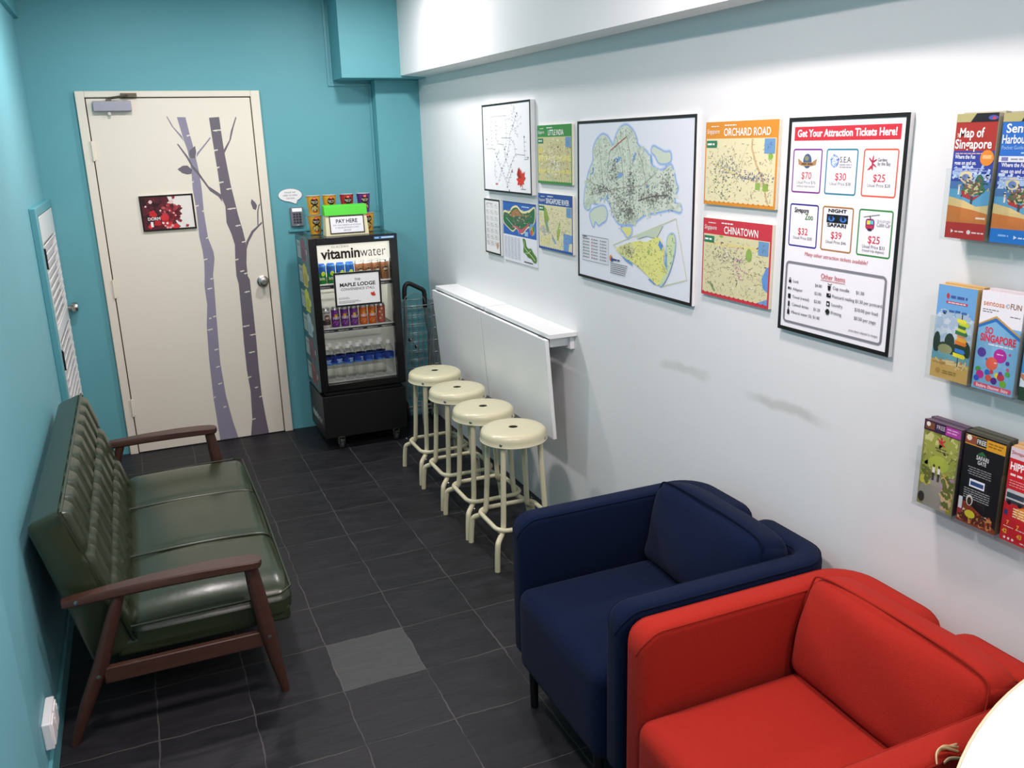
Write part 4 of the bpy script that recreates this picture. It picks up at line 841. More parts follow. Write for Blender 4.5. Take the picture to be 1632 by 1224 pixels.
# four district maps
def district(label, y, z, w, h, head, title, tx, tw, ground, paint):
    s, p = poster('district_map', label, 'map', y, z, w, h, .012, board='#e9e2cc', group='district maps with coloured headers')
    hb = h * .80; p.rect(0, 0, w, h, head); p.rect(.006, .010, w - .008, hb, ground)
    p.clip = (.008, .016, w - .010, hb); paint(p, w, hb); p.rect(.008, hb - .028, .008 + .055, hb - .006, '#2f7a58'); p.words(.013, hb - .020, .05, .006, '#e6f0e8'); p.rect(w - .06, hb - .045, w - .012, hb - .002, '#6f9ac4')
    p.rnd.seed(title); cloud(w - .036, hb - .024, .012, .011, 8, '#44607c', .0012, (.004, .01), p)
    p.text('Singapore', .008, h - .036, .014, '#f3f3ee', .066, slant=.15); p.words(.03, h - .016, .07, .003, '#e9e9e0'); p.words(.1, h - .014, .16, .004, '#f0f0ea'); p.text(title, tx, h - .044, .023, '#f7f7f2', tw, bold=.015)
    for i in range(14): p.poly([(.006 + i * (w - .014) / 14, .010), (.006 + (i + .5) * (w - .014) / 14, .010), (.006 + (i + .25) * (w - .014) / 14, .014)], head)
    p.build('print', s)
inb = lambda w, hb: (lambda r: (r.uniform(.014, w - .016), r.uniform(.018, hb - .012)))
ic = lambda cx, cy, rx, ry: (lambda r: (cx + rx * r.gauss(0, .5), cy + ry * r.gauss(0, .5)))
def li(p, w, hb):
    p.rect(.006, .10, w - .008, .125, '#dcd488'); p.rect(.006, .05, w - .008, .062, '#dcd27c'); p.rect(.006, .135, .06, .16, '#d8cc7c')
    p.scrib(60, ic(w * .5, hb * .5, .10, .07), ('#e2dcb8',), (.01, .03), .008, .8); p.scrib(170, inb(w, hb), ('#a39c78', '#8a845f'), (.004, .012), .0016); p.scrib(90, ic(w * .5, hb * .45, .10, .06), ('#6c6654', '#f0eedd'), (.004, .014), .002)
    p.scrib(14, inb(w, hb), ('#7a4a3a',), (.006, .012), .004); p.line([(.10, .045), (.17, .016)], .004, '#9cb4bc')
district('green-headed district map titled LITTLE INDIA above the blue-headed one', -1.341, 1.631, .347, .257, '#3d8d45', 'LITTLE INDIA', .115, .155, '#cdc795', li)
def river(p, w, hb):
    p.poly([(.06, hb - .005), (.09, hb - .02), (.115, hb - .06), (.10, .12), (.115, .09), (.10, .08), (.075, .11), (.06, .15)], '#8fae4a'); p.poly([(.225, .14), (.235, .11), (.21, .05), (.19, .055), (.20, .10)], '#9db558'); p.poly([(.09, hb - .07), (.105, .11), (.095, .10), (.083, .13)], '#6f97c6')
    p.poly([(.26, .010), (w - .008, .010), (w - .008, .085), (.26, .088)], '#6c9cd2'); p.poly([(.31, .012), (w - .008, .012), (w - .008, .05), (.315, .045)], '#e6e0b4'); p.poly([(.15, .07), (.19, .035), (.18, .03), (.145, .055)], '#7f9fc8'); p.rect(.03, .025, .12, .06, '#ddd79c')
    p.scrib(150, inb(w, hb), ('#9a957c', '#77735f'), (.004, .012), .0016); p.scrib(40, ic(.08, .09, .06, .02), ('#8696b4',), (.006, .016), .003); p.scrib(20, inb(w, hb), ('#f4f2e2', '#b56a5a'), (.006, .014), .003)
district('blue-headed district map titled SINGAPORE RIVER', -1.338, 1.329, .352, .257, '#2c549e', 'SINGAPORE RIVER', .085, .235, '#dfd9ae', river)
def orchard(p, w, hb):
    p.line([(.24, hb - .002), (.238, hb - .03), (.262, .13), (.285, .10), (.30, .075), (.315, .03), (.325, .014)], .007, '#b98e58'); p.line([(.24, hb - .002), (.238, hb - .03), (.262, .13), (.285, .10), (.30, .075), (.315, .03), (.325, .014)], .0035, '#d8bc92'); p.line([(.05, .13), (.14, .105), (.30, .07)], .005, '#d9d088'); p.line([(.17, .11), (.22, .19)], .003, '#cfc39c')
    p.ell(.327, .155, .011, .010, '#86b84a', 10); p.rect(.262, .055, .285, .075, '#8fb456'); p.rect(.297, .052, .322, .075, '#8fae4a')
    p.scrib(120, inb(w, hb), ('#a6a084', '#8a8670'), (.004, .014), .0016); p.scrib(75, ic(.12, .125, .07, .04), ('#6c6c7a', '#8a8a98'), (.003, .010), .0019); p.scrib(50, ic(.24, .09, .09, .015), ('#5c6084', '#85859a'), (.004, .010), .0022); p.scrib(16, ic(w * .3, hb * .3, .1, .05), ('#4a4a50', '#6c8a4a'), (.005, .010), .0026)
district('orange-headed district map titled ORCHARD ROAD', -2.645, 1.605, .357, .261, '#d98f2e', 'ORCHARD ROAD', .098, .225, '#e2dcb2', orchard)
def china(p, w, hb):
    p.rect(.03, hb - .034, w - .01, hb - .024, '#ddd08c'); p.ell(.245, .155, .016, .022, '#8fb456', 10); p.poly([(w - .008, .05), (w - .03, .06), (w - .038, .09), (w - .02, .125), (w - .008, .13)], '#5f95d6'); p.poly([(w - .06, .010), (w - .008, .010), (w - .008, .03)], '#6c9cd2'); p.poly([(.04, .045), (.05, .05), (.08, .02), (.07, .016)], '#8c9a68'); p.ell(.10, hb - .004, .012, .004, '#8fb456', 10)
    p.scrib(150, inb(w, hb), ('#a39e82', '#86826c'), (.004, .013), .0016); p.scrib(60, ic(.15, .14, .09, .03), ('#6c6972', '#8f8c94'), (.003, .010), .0019); p.scrib(30, ic(.20, .10, .03, .05), ('#b06aa0',), (.004, .009), .003); p.scrib(20, inb(w, hb), ('#4a4656', '#f2eede'), (.006, .012), .003)
district('red-headed district map titled CHINATOWN', -2.648, 1.302, .349, .258, '#c93746', 'CHINATOWN', .115, .170, '#d8d3a6', china)
# big island map
W, H = .852, .648
s, p = poster('large_wall_map', 'large black-framed green and yellow map of an island', 'map', -1.745, 1.247, W, H, .014, .011)
p.rect(.011, .011, W - .011, H - .011, '#e4e8f0')
sc = lambda pts: [(x * W, y * H) for x, y in pts]
main = [(0.464, 0.961), (0.52, 0.929), (0.551, 0.886), (0.568, 0.844), (0.63, 0.813), (0.661, 0.782), (0.676, 0.74), (0.737, 0.709), (0.782, 0.72), (0.825, 0.741), (0.848, 0.7), (0.864, 0.65), (0.879, 0.619), (0.858, 0.578), (0.866, 0.537), (0.902, 0.528), (0.9, 0.497), (0.83, 0.505), (0.741, 0.486), (0.635, 0.461), (0.565, 0.421), (0.526, 0.393), (0.479, 0.396), (0.414, 0.387), (0.365, 0.423), (0.339, 0.477), (0.289, 0.53), (0.247, 0.534), (0.196, 0.494), (0.136, 0.498), (0.124, 0.458), (0.093, 0.451), (0.067, 0.478), (0.075, 0.558), (0.093, 0.614), (0.11, 0.67), (0.136, 0.715), (0.161, 0.759), (0.161, 0.825), (0.195, 0.879), (0.245, 0.911), (0.295, 0.9), (0.328, 0.867), (0.353, 0.846), (0.369, 0.888), (0.408, 0.941)]
isl = [main, [(0.69, 0.838), (0.735, 0.823), (0.78, 0.807), (0.817, 0.807), (0.822, 0.766), (0.781, 0.751), (0.736, 0.756), (0.706, 0.792), (0.678, 0.813)], [(0.128, 0.424), (0.18, 0.46), (0.264, 0.48), (0.295, 0.442), (0.282, 0.398), (0.248, 0.379), (0.214, 0.361), (0.18, 0.382), (0.163, 0.347), (0.145, 0.369)], [(0.43, 0.366), (0.511, 0.376), (0.519, 0.344), (0.487, 0.315), (0.455, 0.34)]]
isl = [smooth2(q_) for q_ in isl]
for q_ in isl: p.outline(sc(q_), .022, '#cbd8ef')
for q_ in isl: p.outline(sc(q_), .013, '#9db9e4')
for q_ in isl: p.poly(sc(q_), '#cfdccb')
p.poly(sc([(0.43, 0.366), (0.511, 0.376), (0.519, 0.344), (0.487, 0.315), (0.455, 0.34)]), '#dfe08c')
def inside(poly):
    xs = [a for a, _ in poly]; ys = [c for _, c in poly]
    def f(r):
        for _ in range(60):
            x, y = r.uniform(min(xs), max(xs)), r.uniform(min(ys), max(ys)); c = False
            for (x0_, y0_), (x1_, y1_) in zip(poly, poly[1:] + poly[:1]):
                if (y0_ > y) != (y1_ > y) and x < (x1_ - x0_) * (y - y0_) / (y1_ - y0_) + x0_: c = not c
            if c: return x * W, y * H
        return xs[0] * W, ys[0] * H
    return f
im = inside(main); p.clip = (.05, .05, W - .05, H - .02)
p.scrib(90, im, ('#d9e2d4', '#c2d2bd'), (.02, .05), .012)
for x, y, rx, ry, a in ((.40, .765, .024, .012, .5), (.415, .674, .03, .014, .3), (.378, .771, .012, .008, 0), (.161, .704, .01, .012, 0), (.537, .781, .008, .035, -.5), (.676, .771, .008, .03, .3), (.30, .541, .01, .016, .2), (.15, .68, .018, .006, .4), (.65, .62, .014, .006, .2)): p.ell(x * W, y * H, rx * W, ry * H, '#84aad8', 10, rot=a)
rc_ = '#a8a29c'
for rd in ([(0.473, 0.898), (0.377, 0.846), (0.32, 0.814), (0.304, 0.716), (0.297, 0.64), (0.33, 0.575), (0.38, 0.533), (0.43, .46), (0.509, 0.483), (.56, .44)], [(0.093, 0.647), (0.162, 0.615), (0.264, 0.595), (.33, .575)], [(0.473, 0.898), (.50, .80), (0.507, 0.718), (0.508, 0.601), (.50, .5)], [(0.572, 0.539), (.7, .57), (0.814, 0.577), (0.812, 0.679)], [(.12, .54), (.25, .57), (.42, .60), (.6, .62), (.72, .7)], [(.62, .55), (.63, .66), (.60, .76), (.56, .82)], [(.22, .85), (.24, .72), (.26, .6)], [(.38, .9), (.42, .8), (.44, .7), (.45, .55)]): p.line(sc(rd), .0035, rc_)
p.line(sc([(.473, .898), (.43, .876), (.377, .846), (.33, .82)]), .005, '#a06258'); p.line(sc([(.572, .535), (.7, .57), (.812, .58)]), .004, '#6c6a68')
p.scrib(230, im, ('#8f9088', '#77776f', '#9a958c'), (.004, .012), .0017); p.scrib(40, im, ('#9c6c64', '#7878a4'), (.004, .010), .002)
for cx, cy, rx, ry, n in ((.42, .50, .10, .10, 110), (.24, .58, .10, .04, 60), (.36, .68, .05, .10, 60), (.51, .62, .04, .12, 60), (.68, .56, .12, .05, 90), (.80, .62, .05, .09, 60), (.50, .46, .05, .04, 60)): p.scrib(n, ic(cx * W, cy * H, rx * W, ry * H), ('#62625e', '#7c7872'), (.004, .011), .0019)
p.line(sc([(.358, .253), (.875, .46), (.964, .138), (.767, .066), (.358, .253)]), .0022, '#c9cc8c')
p.poly(sc([(0.559, 0.335), (0.78, 0.415), (0.729, 0.334), (0.652, 0.34), (0.575, 0.314)]), '#c4d3bb'); st_ = [(0.818, 0.349), (0.862, 0.372), (0.871, 0.29), (0.837, 0.173), (0.793, 0.095), (0.763, 0.082), (0.806, 0.233)]; st_ = smooth2(st_); p.outline(sc(st_), .010, '#9dbfe0'); p.poly(sc(st_), '#cfdfae')
yl_ = [(0.415, 0.251), (0.528, 0.29), (0.591, 0.305), (0.653, 0.308), (0.744, 0.345), (0.79, 0.285), (0.791, 0.201), (0.822, 0.171), (0.778, 0.115), (0.749, 0.07), (0.687, 0.097), (0.624, 0.135), (0.561, 0.162), (0.465, 0.188), (0.391, 0.222)]
yl_ = smooth2(yl_); p.poly(sc(yl_), '#e4e48a'); p.poly(sc([(.415, .251), (.528, .29), (.56, .24), (.52, .19), (.465, .188), (.391, .222)]), '#d8d99a'); p.poly(sc([(.43, .20), (.53, .165), (.535, .15), (.47, .17)]), '#6f9fd0'); p.poly(sc([(.68, .10), (.73, .075), (.72, .07), (.67, .09)]), '#6f9fd0'); p.poly(sc([(.755, .33), (.785, .30), (.77, .27), (.745, .30)]), '#5f95d0'); p.poly(sc([(.80, .28), (.815, .25), (.82, .16), (.80, .19)]), '#84b0dc'); p.ell(.67 * W, .25 * H, .008, .012, '#a8c46c', 10)
iy = inside(yl_); p.scrib(80, iy, ('#8a8964', '#77765a'), (.004, .012), .0018); p.scrib(60, ic(.50 * W, .235 * H, .07 * W, .035 * H), ('#5c5c4c',), (.004, .012), .002); p.scrib(24, inside(st_), ('#77876a',), (.005, .012), .0025)
p.ring(.049 * W, .118 * H, .313 * W, .283 * H, .001, .0015, '#4a4a50')
for c in range(3):
    for k in range(7): p.ell((.065 + .085 * c) * W, (.262 - .02 * k) * H, .004, .004, ('#3c3c44', '#b0484c', '#8a8a94')[c], 8); p.words((.078 + .085 * c) * W, (.259 - .02 * k) * H, (.125 + .085 * c) * W, .0035, '#77777c')
p.words(.055 * W, .272 * H, .10 * W, .004, '#3c3c40'); p.ell(.338 * W, .168 * H, .011, .013, '#d8893a'); p.ell(.348 * W, .160 * H, .008, .009, '#3a4a8c'); p.words(.358 * W, .157 * H, .42 * W, .007, '#3a4a7c')
for k in range(6): p.words(.335 * W, (.135 - .012 * k) * H, (.49 - .004 * k) * W, .0035, '#77777c')
p.build('print', s)
# ticket price poster
W, H = .429, .612
s, p = poster('price_poster', 'tall black-framed poster of attraction ticket prices reading Get Your Attraction Tickets Here', 'poster', -3.048, 1.255, W, H, .014, .011)
p.rect(.011, .011, W - .011, H - .011, '#f1f0f4'); X = lambda v: v * W; Y = lambda v: v * H
p.rect(X(.056), Y(.896), X(.946), Y(.958), '#c8323f'); p.text('Get Your Attraction Tickets Here!', X(.5), Y(.914), .019, '#f8f4f4', X(.83), 'c', .03)
bx = ((.055, .327), (.362, .632), (.674, .944))
for k, (r, c) in enumerate((('#7a2a8c', 0), ('#2f7f98', 0), ('#e0604a', 0), ('#2c2488', 1), ('#a8763e', 1), ('#3a8a44', 1))):
    a, e = bx[k % 3]; y1 = .861 if c == 0 else .612; y0 = .662 if c == 0 else .412; p.ring(X(a), Y(y0), X(e), Y(y1), .008, .0045, r)
PR, GR = '#cf2f42', '#4a4a4e'
for k, (pr, us, ex) in enumerate((('$70', 'Usual Price $76', '(without meal voucher)'), ('$30', 'Usual Price $38', ''), ('$25', 'Usual Price $28', ''), ('$32', 'Usual Price $38', ''), ('$39', 'Usual Price $46', ''), ('$25', 'Usual Price $33', '(round trip skypass)'))):
    a, e = bx[k % 3]; cx = X((a + e) / 2); y = .726 if k < 3 else .470
    p.text(pr, cx, Y(y), .019, PR, .040, 'c', .008); p.text(us, cx, Y(y - .022), .0085, GR, .076, 'c')
    if ex: p.text(ex, cx, Y(y - .038), .007, GR, .074, 'c')
p.ell(X(.192), Y(.806), .017, .020, '#4a5f86'); p.ell(X(.186), Y(.818), .009, .007, '#8a8f6c', 10); p.ell(X(.20), Y(.79), .007, .006, '#24386c', 10); p.poly([(X(.104), Y(.818)), (X(.15), Y(.80)), (X(.235), Y(.80)), (X(.28), Y(.818)), (X(.272), Y(.79)), (X(.235), Y(.784)), (X(.15), Y(.784)), (X(.112), Y(.79))], '#b08a5c'); p.words(X(.14), Y(.789), X(.245), .005, '#6a4a34')
p.ell(X(.437), Y(.808), .015, .017, '#7fa0d8'); p.scrib(26, ic(X(.437), Y(.808), .011, .013), ('#3f63b4', '#dfe8f6'), (.006, .014), .002, 0); p.text('S.E.A.', X(.483), Y(.803), .015, '#55555c', .042); p.words(X(.483), Y(.790), X(.585), .004, '#b4b4bc'); p.words(X(.483), Y(.781), X(.585), .0025, '#9a9aa2')
for r in (.5, 1.4, 2.4, -.6, -1.5): p.ell(X(.748) + .007 * math.cos(r), Y(.803) + .009 * math.sin(r), .010, .0022, '#b0304c', 14, rot=r)
p.poly([(X(.71), Y(.772)), (X(.735), Y(.79)), (X(.755), Y(.80)), (X(.745), Y(.782)), (X(.73), Y(.775))], '#c8384c'); p.text('Gardens', X(.79), Y(.809), .009, '#3c3c40', .030); p.text('by the Bay', X(.79), Y(.793), .009, '#3c3c40', .042)
p.text('Singapore', X(.10), Y(.572), .014, '#23231f', .058, bold=.02, slant=.1); p.text('Zoo', X(.205), Y(.542), .017, '#4a7a34', .032, bold=.01)
p.text('NIGHT', X(.495), Y(.586), .009, '#17171a', .068, 'c', .03); p.rect(X(.405), Y(.54), X(.588), Y(.577), '#17171a'); p.text('SAFARI', X(.495), Y(.522), .009, '#17171a', .070, 'c', .03)
for x in (.445, .548): p.ell(X(x), Y(.558), .013, .008, '#3f78c4', 14); p.ell(X(x), Y(.56), .005, .006, '#12203c', 10); p.line([(X(x) - .014, Y(.556)), (X(x), Y(.572)), (X(x) + .014, Y(.562))], .002, '#17171a')
p.line([(X(.715), Y(.578)), (X(.84), Y(.592))], .0016, '#4a4a4a'); p.line([(X(.765), Y(.584)), (X(.772), Y(.57))], .003, '#3a3a3a'); p.rrect(X(.735), Y(.528), X(.803), Y(.572), .007, '#8a2a6c'); p.rect(X(.745), Y(.548), X(.77), Y(.565), '#e2d84a'); p.rect(X(.77), Y(.55), X(.795), Y(.565), '#5cc4d8'); p.rect(X(.74), Y(.532), X(.795), Y(.544), '#c23a4c'); p.ell(X(.77), Y(.526), .008, .003, '#2a1c34', 10); p.text('SINGAPORE', X(.82), Y(.562), .006, '#b4b4bc', .046); p.text('Cable Car', X(.82), Y(.543), .011, '#8c8c96', .046, slant=.25)
p.text('Many other attraction tickets available!', X(.5), Y(.376), .011, '#c8505a', X(.55), 'c', slant=.15)
p.ring(X(.049), Y(.040), X(.940), Y(.340), .014, .0068, '#85838a'); p.text('Other Items', X(.498), Y(.283), .0145, '#c8404c', X(.215), 'c'); p.rect(X(.390), Y(.275), X(.606), Y(.2775), '#c8404c')
for k, (a, c) in enumerate((('Lock', '$4.00'), ('Adaptor', '$3.00'), ('Towel (rental)', '$2.00'), ('Canned drinks', '$1.20'), ('Mineral water (S)', '$1.00'))):
    y = .240 - .0375 * k; p.text(a, X(.132), Y(y), .0085, GR, maxw=X(.21)); p.text(c, X(.343), Y(y), .0085, GR, .026); ix_, iy_ = X(.10), Y(y) + .004
    if k == 0: p.rect(ix_ - .005, iy_ - .006, ix_ + .005, iy_ + .002, '#1c1c1e'); p.ring(ix_ - .0035, iy_ - .001, ix_ + .0035, iy_ + .009, .003, .0015, '#1c1c1e')
    elif k == 1: p.rect(ix_ - .007, iy_ - .003, ix_ - .001, iy_ + .004, '#1c1c1e'); p.ring(ix_ + .001, iy_ - .004, ix_ + .007, iy_ + .004, .003, .0015, '#55555a')
    elif k == 2: p.rrect(ix_ - .005, iy_ - .007, ix_ + .006, iy_ + .007, .002, '#1c1c1e')
    elif k == 3: p.rrect(ix_ - .0035, iy_ - .008, ix_ + .0035, iy_ + .008, .002, '#1c1c1e')
    else: p.rrect(ix_ - .0045, iy_ - .009, ix_ + .0045, iy_ + .005, .002, '#1c1c1e'); p.rect(ix_ - .0015, iy_ + .005, ix_ + .0015, iy_ + .012, '#1c1c1e')
for k, (a, c) in enumerate((('Cup noodle', '$1.50'), ('Postcard mailing', '$1.50 per postcard'), ('Laundry', '$10.00 per load'), ('Printing', '$0.50 per page'))):
    y = .243 - .038 * k; p.text(a, X(.505), Y(y), .009, GR, maxw=X(.19)); p.text(c, X(.705), Y(y), .009, GR, maxw=X(.215)); ix_, iy_ = X(.472), Y(y) + .004
    if k == 0: p.poly([(ix_ - .006, iy_ + .004), (ix_ + .006, iy_ + .004), (ix_ + .004, iy_ - .009), (ix_ - .004, iy_ - .009)], '#1c1c1e'); p.line([(ix_ - .006, iy_ + .01), (ix_ + .003, iy_ + .006), (ix_ + .009, iy_ + .011)], .002, '#1c1c1e')
    elif k == 1: p.rect(ix_ - .008, iy_ - .005, ix_ + .008, iy_ + .006, '#1c1c1e'); p.rect(ix_ + .002, iy_ + .001, ix_ + .006, iy_ + .004, '#e8e8ea')
    elif k == 2: p.rect(ix_ - .006, iy_ - .007, ix_ + .006, iy_ + .007, '#1c1c1e'); p.ell(ix_, iy_ - .001, .0035, .0035, '#e8e8ea', 12)
    else: p.rect(ix_ - .008, iy_ - .003, ix_ + .008, iy_ + .004, '#1c1c1e'); p.rect(ix_ - .005, iy_ + .004, ix_ + .005, iy_ + .008, '#1c1c1e'); p.rect(ix_ - .005, iy_ - .008, ix_ + .005, iy_ - .003, '#3a3a3e')
p.text('prices above subjected to changes', X(.905), Y(.072), .0065, GR, X(.235), 'r', slant=.1); p.build('print', s)

# ------------------------------------------------------------------ leaflet racks with leaflets
PW, PITCH, XF = .104, .116, .955                    # leaflet width, pocket pitch, front plane of the pockets
def rack(label, y, z, n, lip):
    s = thing('leaflet_rack', label, 'rack', M=on_right(y + .006, z), group='clear leaflet racks on the white wall'); d = XW - XF; wd = n * PITCH + .004
    MB().box((0, -.004, .0005), (wd, lip + .06, .003)).build('back_plate', M_acr, s)
    MB().box((0, -.004, .003), (wd, -.001, d + .004)).build('bottom_plate', M_acr, s)
    for k in range(n):
        x0 = k * PITCH; b = MB(); r = b_ = .012
        b.box((x0 + .001, -.001, d + .001), (x0 + .034, lip, d + .0035)); b.box((x0 + PITCH - .034, -.001, d + .001), (x0 + PITCH - .001, lip * .97, d + .0035)); b.box((x0 + .034, -.001, d + .001), (x0 + PITCH - .034, lip * .42, d + .0035)); b.build('pocket_front', M_acr, s, bevel=.001)
    for k in range(n + 1): MB().box((max(0, k * PITCH - .001), -.001, .003), (k * PITCH + .002, lip, d + .001)).build('divider', M_acr, s)
    return s
def leaflets(y, z, h, lab, lab2, group, edge, paint, n=6, dx=.0, tall=0):
    """a printed front leaflet and the pile of folded ones behind it"""
    d = XW - XF
    f = thing('leaflet', lab, 'leaflet', M=on_right(y, z + .0005), group=group); MB().box((0, 0, d - .013), (PW, h, d - .0082)).build('paper', mat('folded paper ' + edge, edge, .6), f)
    p = Print(d - .008); p.rnd.seed(lab); p.clip = (0, 0, PW, h); paint(p, PW, h); p.build('cover_print', f)
    first = None
    for i in range(1, n):
        hh = h + tall - .0015 * (i % 3) + .001 * i; a = d - .0065 - .0068 * i
        o = thing('leaflet', lab2, 'leaflet', M=on_right(y - .001 * (i % 2) + dx, z + .0005), group=group + ', behind the front one'); MB().box((0, 0, a - .006), (PW - .001 * (i % 3), hh, a)).build('paper', mat('folded paper ' + edge, edge, .6), o)
ya_ = -3.646
def beach(p, w, h, y0, y1):
    p.rect(0, y0, w, y1, '#5f9fc4'); p.rect(0, y0 + (y1 - y0) * .52, w, y1, '#34459c'); p.scrib(34, ic(w / 2, y0 + (y1 - y0) * .62, w * .6, .016), ('#c3d4ea', '#a4bce0'), (.008, .02), .006, .8); p.rect(0, y0 + (y1 - y0) * .40, w, y0 + (y1 - y0) * .52, '#4f78ac')
    m = y0 + (y1 - y0) * .38; p.ell(w * .38, m + .030, .016, .013, '#d9cda0'); p.ell(w * .37, m + .028, .010, .008, '#6b84b4', 12); p.ell(w * .72, m + .016, .012, .020, '#3a6a5a', 9); p.ell(w * .60, m + .002, .030, .012, '#46704a', 12); p.poly([(w * .28, m + .002), (w * .6, m - .014), (w * .8, m - .008), (w * .6, m - .022), (w * .34, m - .014)], '#a83a3a'); p.rect(w * .22, m - .01, w * .26, m + .012, '#e8e4d8'); p.scrib(26, ic(w * .55, m + .008, .03, .02), ('#2c4a38', '#c8b88a', '#7c5a4a'), (.004, .010), .003); p.rect(w * .55, m - .03, w * .6, m - .012, '#3c4a54')
    p.poly([(0, y0), (w, y0), (w, y0 + .022), (w * .7, y0 + .018), (w * .4, y0 + .03), (0, y0 + .038)], '#d8c084')
def c_map(p, w, h):
    p.rect(0, 0, w, h, '#a8342c'); beach(p, w, h, .055, .193); p.poly([(0, .03), (w, .03), (w, .058), (w * .6, .066), (0, .074)], '#c87a3c'); p.rect(0, 0, w, .036, '#b23430'); p.rect(0, h - .018, w, h, '#1d1f24'); p.poly([(0, h - .018), (w * .35, h - .018), (w * .48, h), (0, h)], '#b4ae78'); p.ell(w * .88, h - .010, .012, .005, '#4a5aa8'); p.ell(w * .9, h - .011, .005, .003, '#c8444c', 8)
    p.text('THE', .006, h - .050, .0085, '#f4eeea', .007, bold=.02); p.text('Map of', .012, h - .050, .020, '#f7f3f0', .062, bold=.02); p.text('Singapore', .003, h - .074, .020, '#f7f3f0', .092, bold=.02); p.words(.006, h - .086, .09, .0022, '#e0b4ac')
    p.ell(.087, .178, .017, .017, '#e08a34'); p.rect(.076, .176, .098, .184, '#e8b87c'); p.text('Where the Fun', .006, .176, .0085, '#eef0fa', .052, bold=.02); p.text('goes on and on.', .006, .163, .0085, '#eef0fa', .056, bold=.02); p.words(.006, .154, .085, .002, '#a8b0e0'); p.words(.006, .149, .09, .002, '#a8b0e0'); p.rect(.076, .046, .1, .050, '#f0d8c4'); p.ell(.018, .016, .005, .005, '#f0dcd8', 3); p.words(.026, .014, .05, .003, '#f0dcd8'); p.ell(.062, .016, .005, .005, '#f0dcd8', 12); p.words(.070, .014, .1, .003, '#f0dcd8')
def c_sent(p, w, h):
    p.rect(0, 0, w, h, '#2f6fc4'); beach(p, w, h, .045, .178); p.poly([(0, .028), (w, .028), (w, .05), (w * .6, .056), (0, .062)], '#cf7a3c'); p.rect(0, 0, w, .030, '#2a78cc'); p.rect(0, h - .018, w, h, '#1d1f24'); p.poly([(0, h - .018), (w * .4, h - .018), (w * .5, h), (0, h)], '#b4ae78')
    p.text('Sentosa', .010, h - .040, .018, '#f2f6fb', .085, bold=.02); p.text('HarbourFront', .003, h - .062, .018, '#f2f6fb', .098, bold=.015); p.text('Pocket Guide and Map', .004, h - .074, .0075, '#a8ccf0', .085); p.words(.05, h - .083, .1, .003, '#b8d4f4'); p.rect(0, h - .10, w, h - .088, '#dfe2ea'); p.rect(.006, h - .098, .022, h - .09, '#7a7ab0'); p.words(.028, h - .096, .09, .0035, '#9a9aa4'); p.ell(.098, .172, .012, .015, '#e0644c')
    p.text('Where the Fun', .008, .160, .0085, '#eef0fa', .058, bold=.02); p.text('goes on and on.', .008, .147, .0085, '#eef0fa', .062, bold=.02); p.words(.006, .138, .09, .002, '#a8b0e0'); p.words(.006, .133, .085, .002, '#a8b0e0'); p.words(.02, .014, .045, .004, '#8cc0f0'); p.ell(.06, .014, .005, .005, '#d8e8f8', 3); p.words(.068, .012, .1, .003, '#d8e8f8')
rack('clear leaflet rack highest on the wall, holding map booklets', ya_, 1.584, 2, .155)
leaflets(ya_, 1.584, .272, 'red Map of Singapore booklet front in the top rack', 'booklet piled behind the red map booklet in the top rack', 'map booklets in the top rack', '#b8b4a0', c_map)
leaflets(ya_ - PITCH, 1.584, .270, 'blue Sentosa booklet front at the right end of the top rack', 'booklet piled behind the blue booklet in the top rack', 'map booklets in the top rack', '#a8a89c', c_sent)
def c_sign(p, w, h):
    p.rect(0, 0, w, h, '#6fa6d8'); p.rect(0, .075, w, .15, '#b4c4d2'); p.scrib(30, lambda r: (r.uniform(.005, w - .005), r.uniform(.10, .16)), ('#c8d2dc', '#a8bcd0'), (.012, .03), .010, 1)
    for x, y, a, c_ in ((.01, .085, .018, .026), (.045, .09, .014, .022), (.085, .075, .02, .026), (.065, .07, .016, .02), (.03, .075, .016, .014)): p.ell(x, y, a if x + a < w and x > a else min(x, w - x), c_, '#2f3f34', 11)
    p.ell(.035, .072, .02, .012, '#8f9068', 12); p.rect(0, .044, w, .062, '#6ba0a8'); p.rect(0, 0, w, .044, '#d0a860'); p.scrib(14, lambda r: (r.uniform(.01, .095), r.uniform(.036, .046)), ('#b48a50', '#d8c08c'), (.01, .025), .004, 1)
    p.rect(.071, .036, .0735, .16, '#3a3a34')
    for k, (c, x0, y, L) in enumerate((('#e6d83a', .058, .060, .03), ('#3f7fcc', .062, .071, .024), ('#e07a34', .060, .090, .028), ('#e8a83a', .064, .098, .024), ('#c88a6c', .064, .108, .018), ('#3c7a44', .058, .113, .03), ('#d8d83c', .064, .121, .02), ('#40704a', .064, .128, .018), ('#c8d83c', .066, .135, .024), ('#e8e04a', .060, .141, .022))): p.poly([(x0, y), (x0 + L, y - .003), (x0 + L + .004, y + .002), (x0 + L, y + .007), (x0, y + .009)], c)
    p.words(.036, h - .028, .08, .006, '#4a5a9c'); p.ell(.028, h - .024, .004, .007, '#c83a44', 8); p.rect(.025, h - .041, .082, h - .036, '#c83a44'); p.words(.03, h - .040, .078, .0022, '#f4dcdc'); [p.words(.018 + .017 * i, .158 + .004 * math.sin(.8 * i), .032 + .017 * i, .005, '#3f6aa8') for i in range(4)]; p.ell(.022, .018, .007, .007, '#b8904c', 12); p.words(.035, .018, .075, .003, '#9a7a40'); p.words(.035, .013, .072, .003, '#9a7a40')
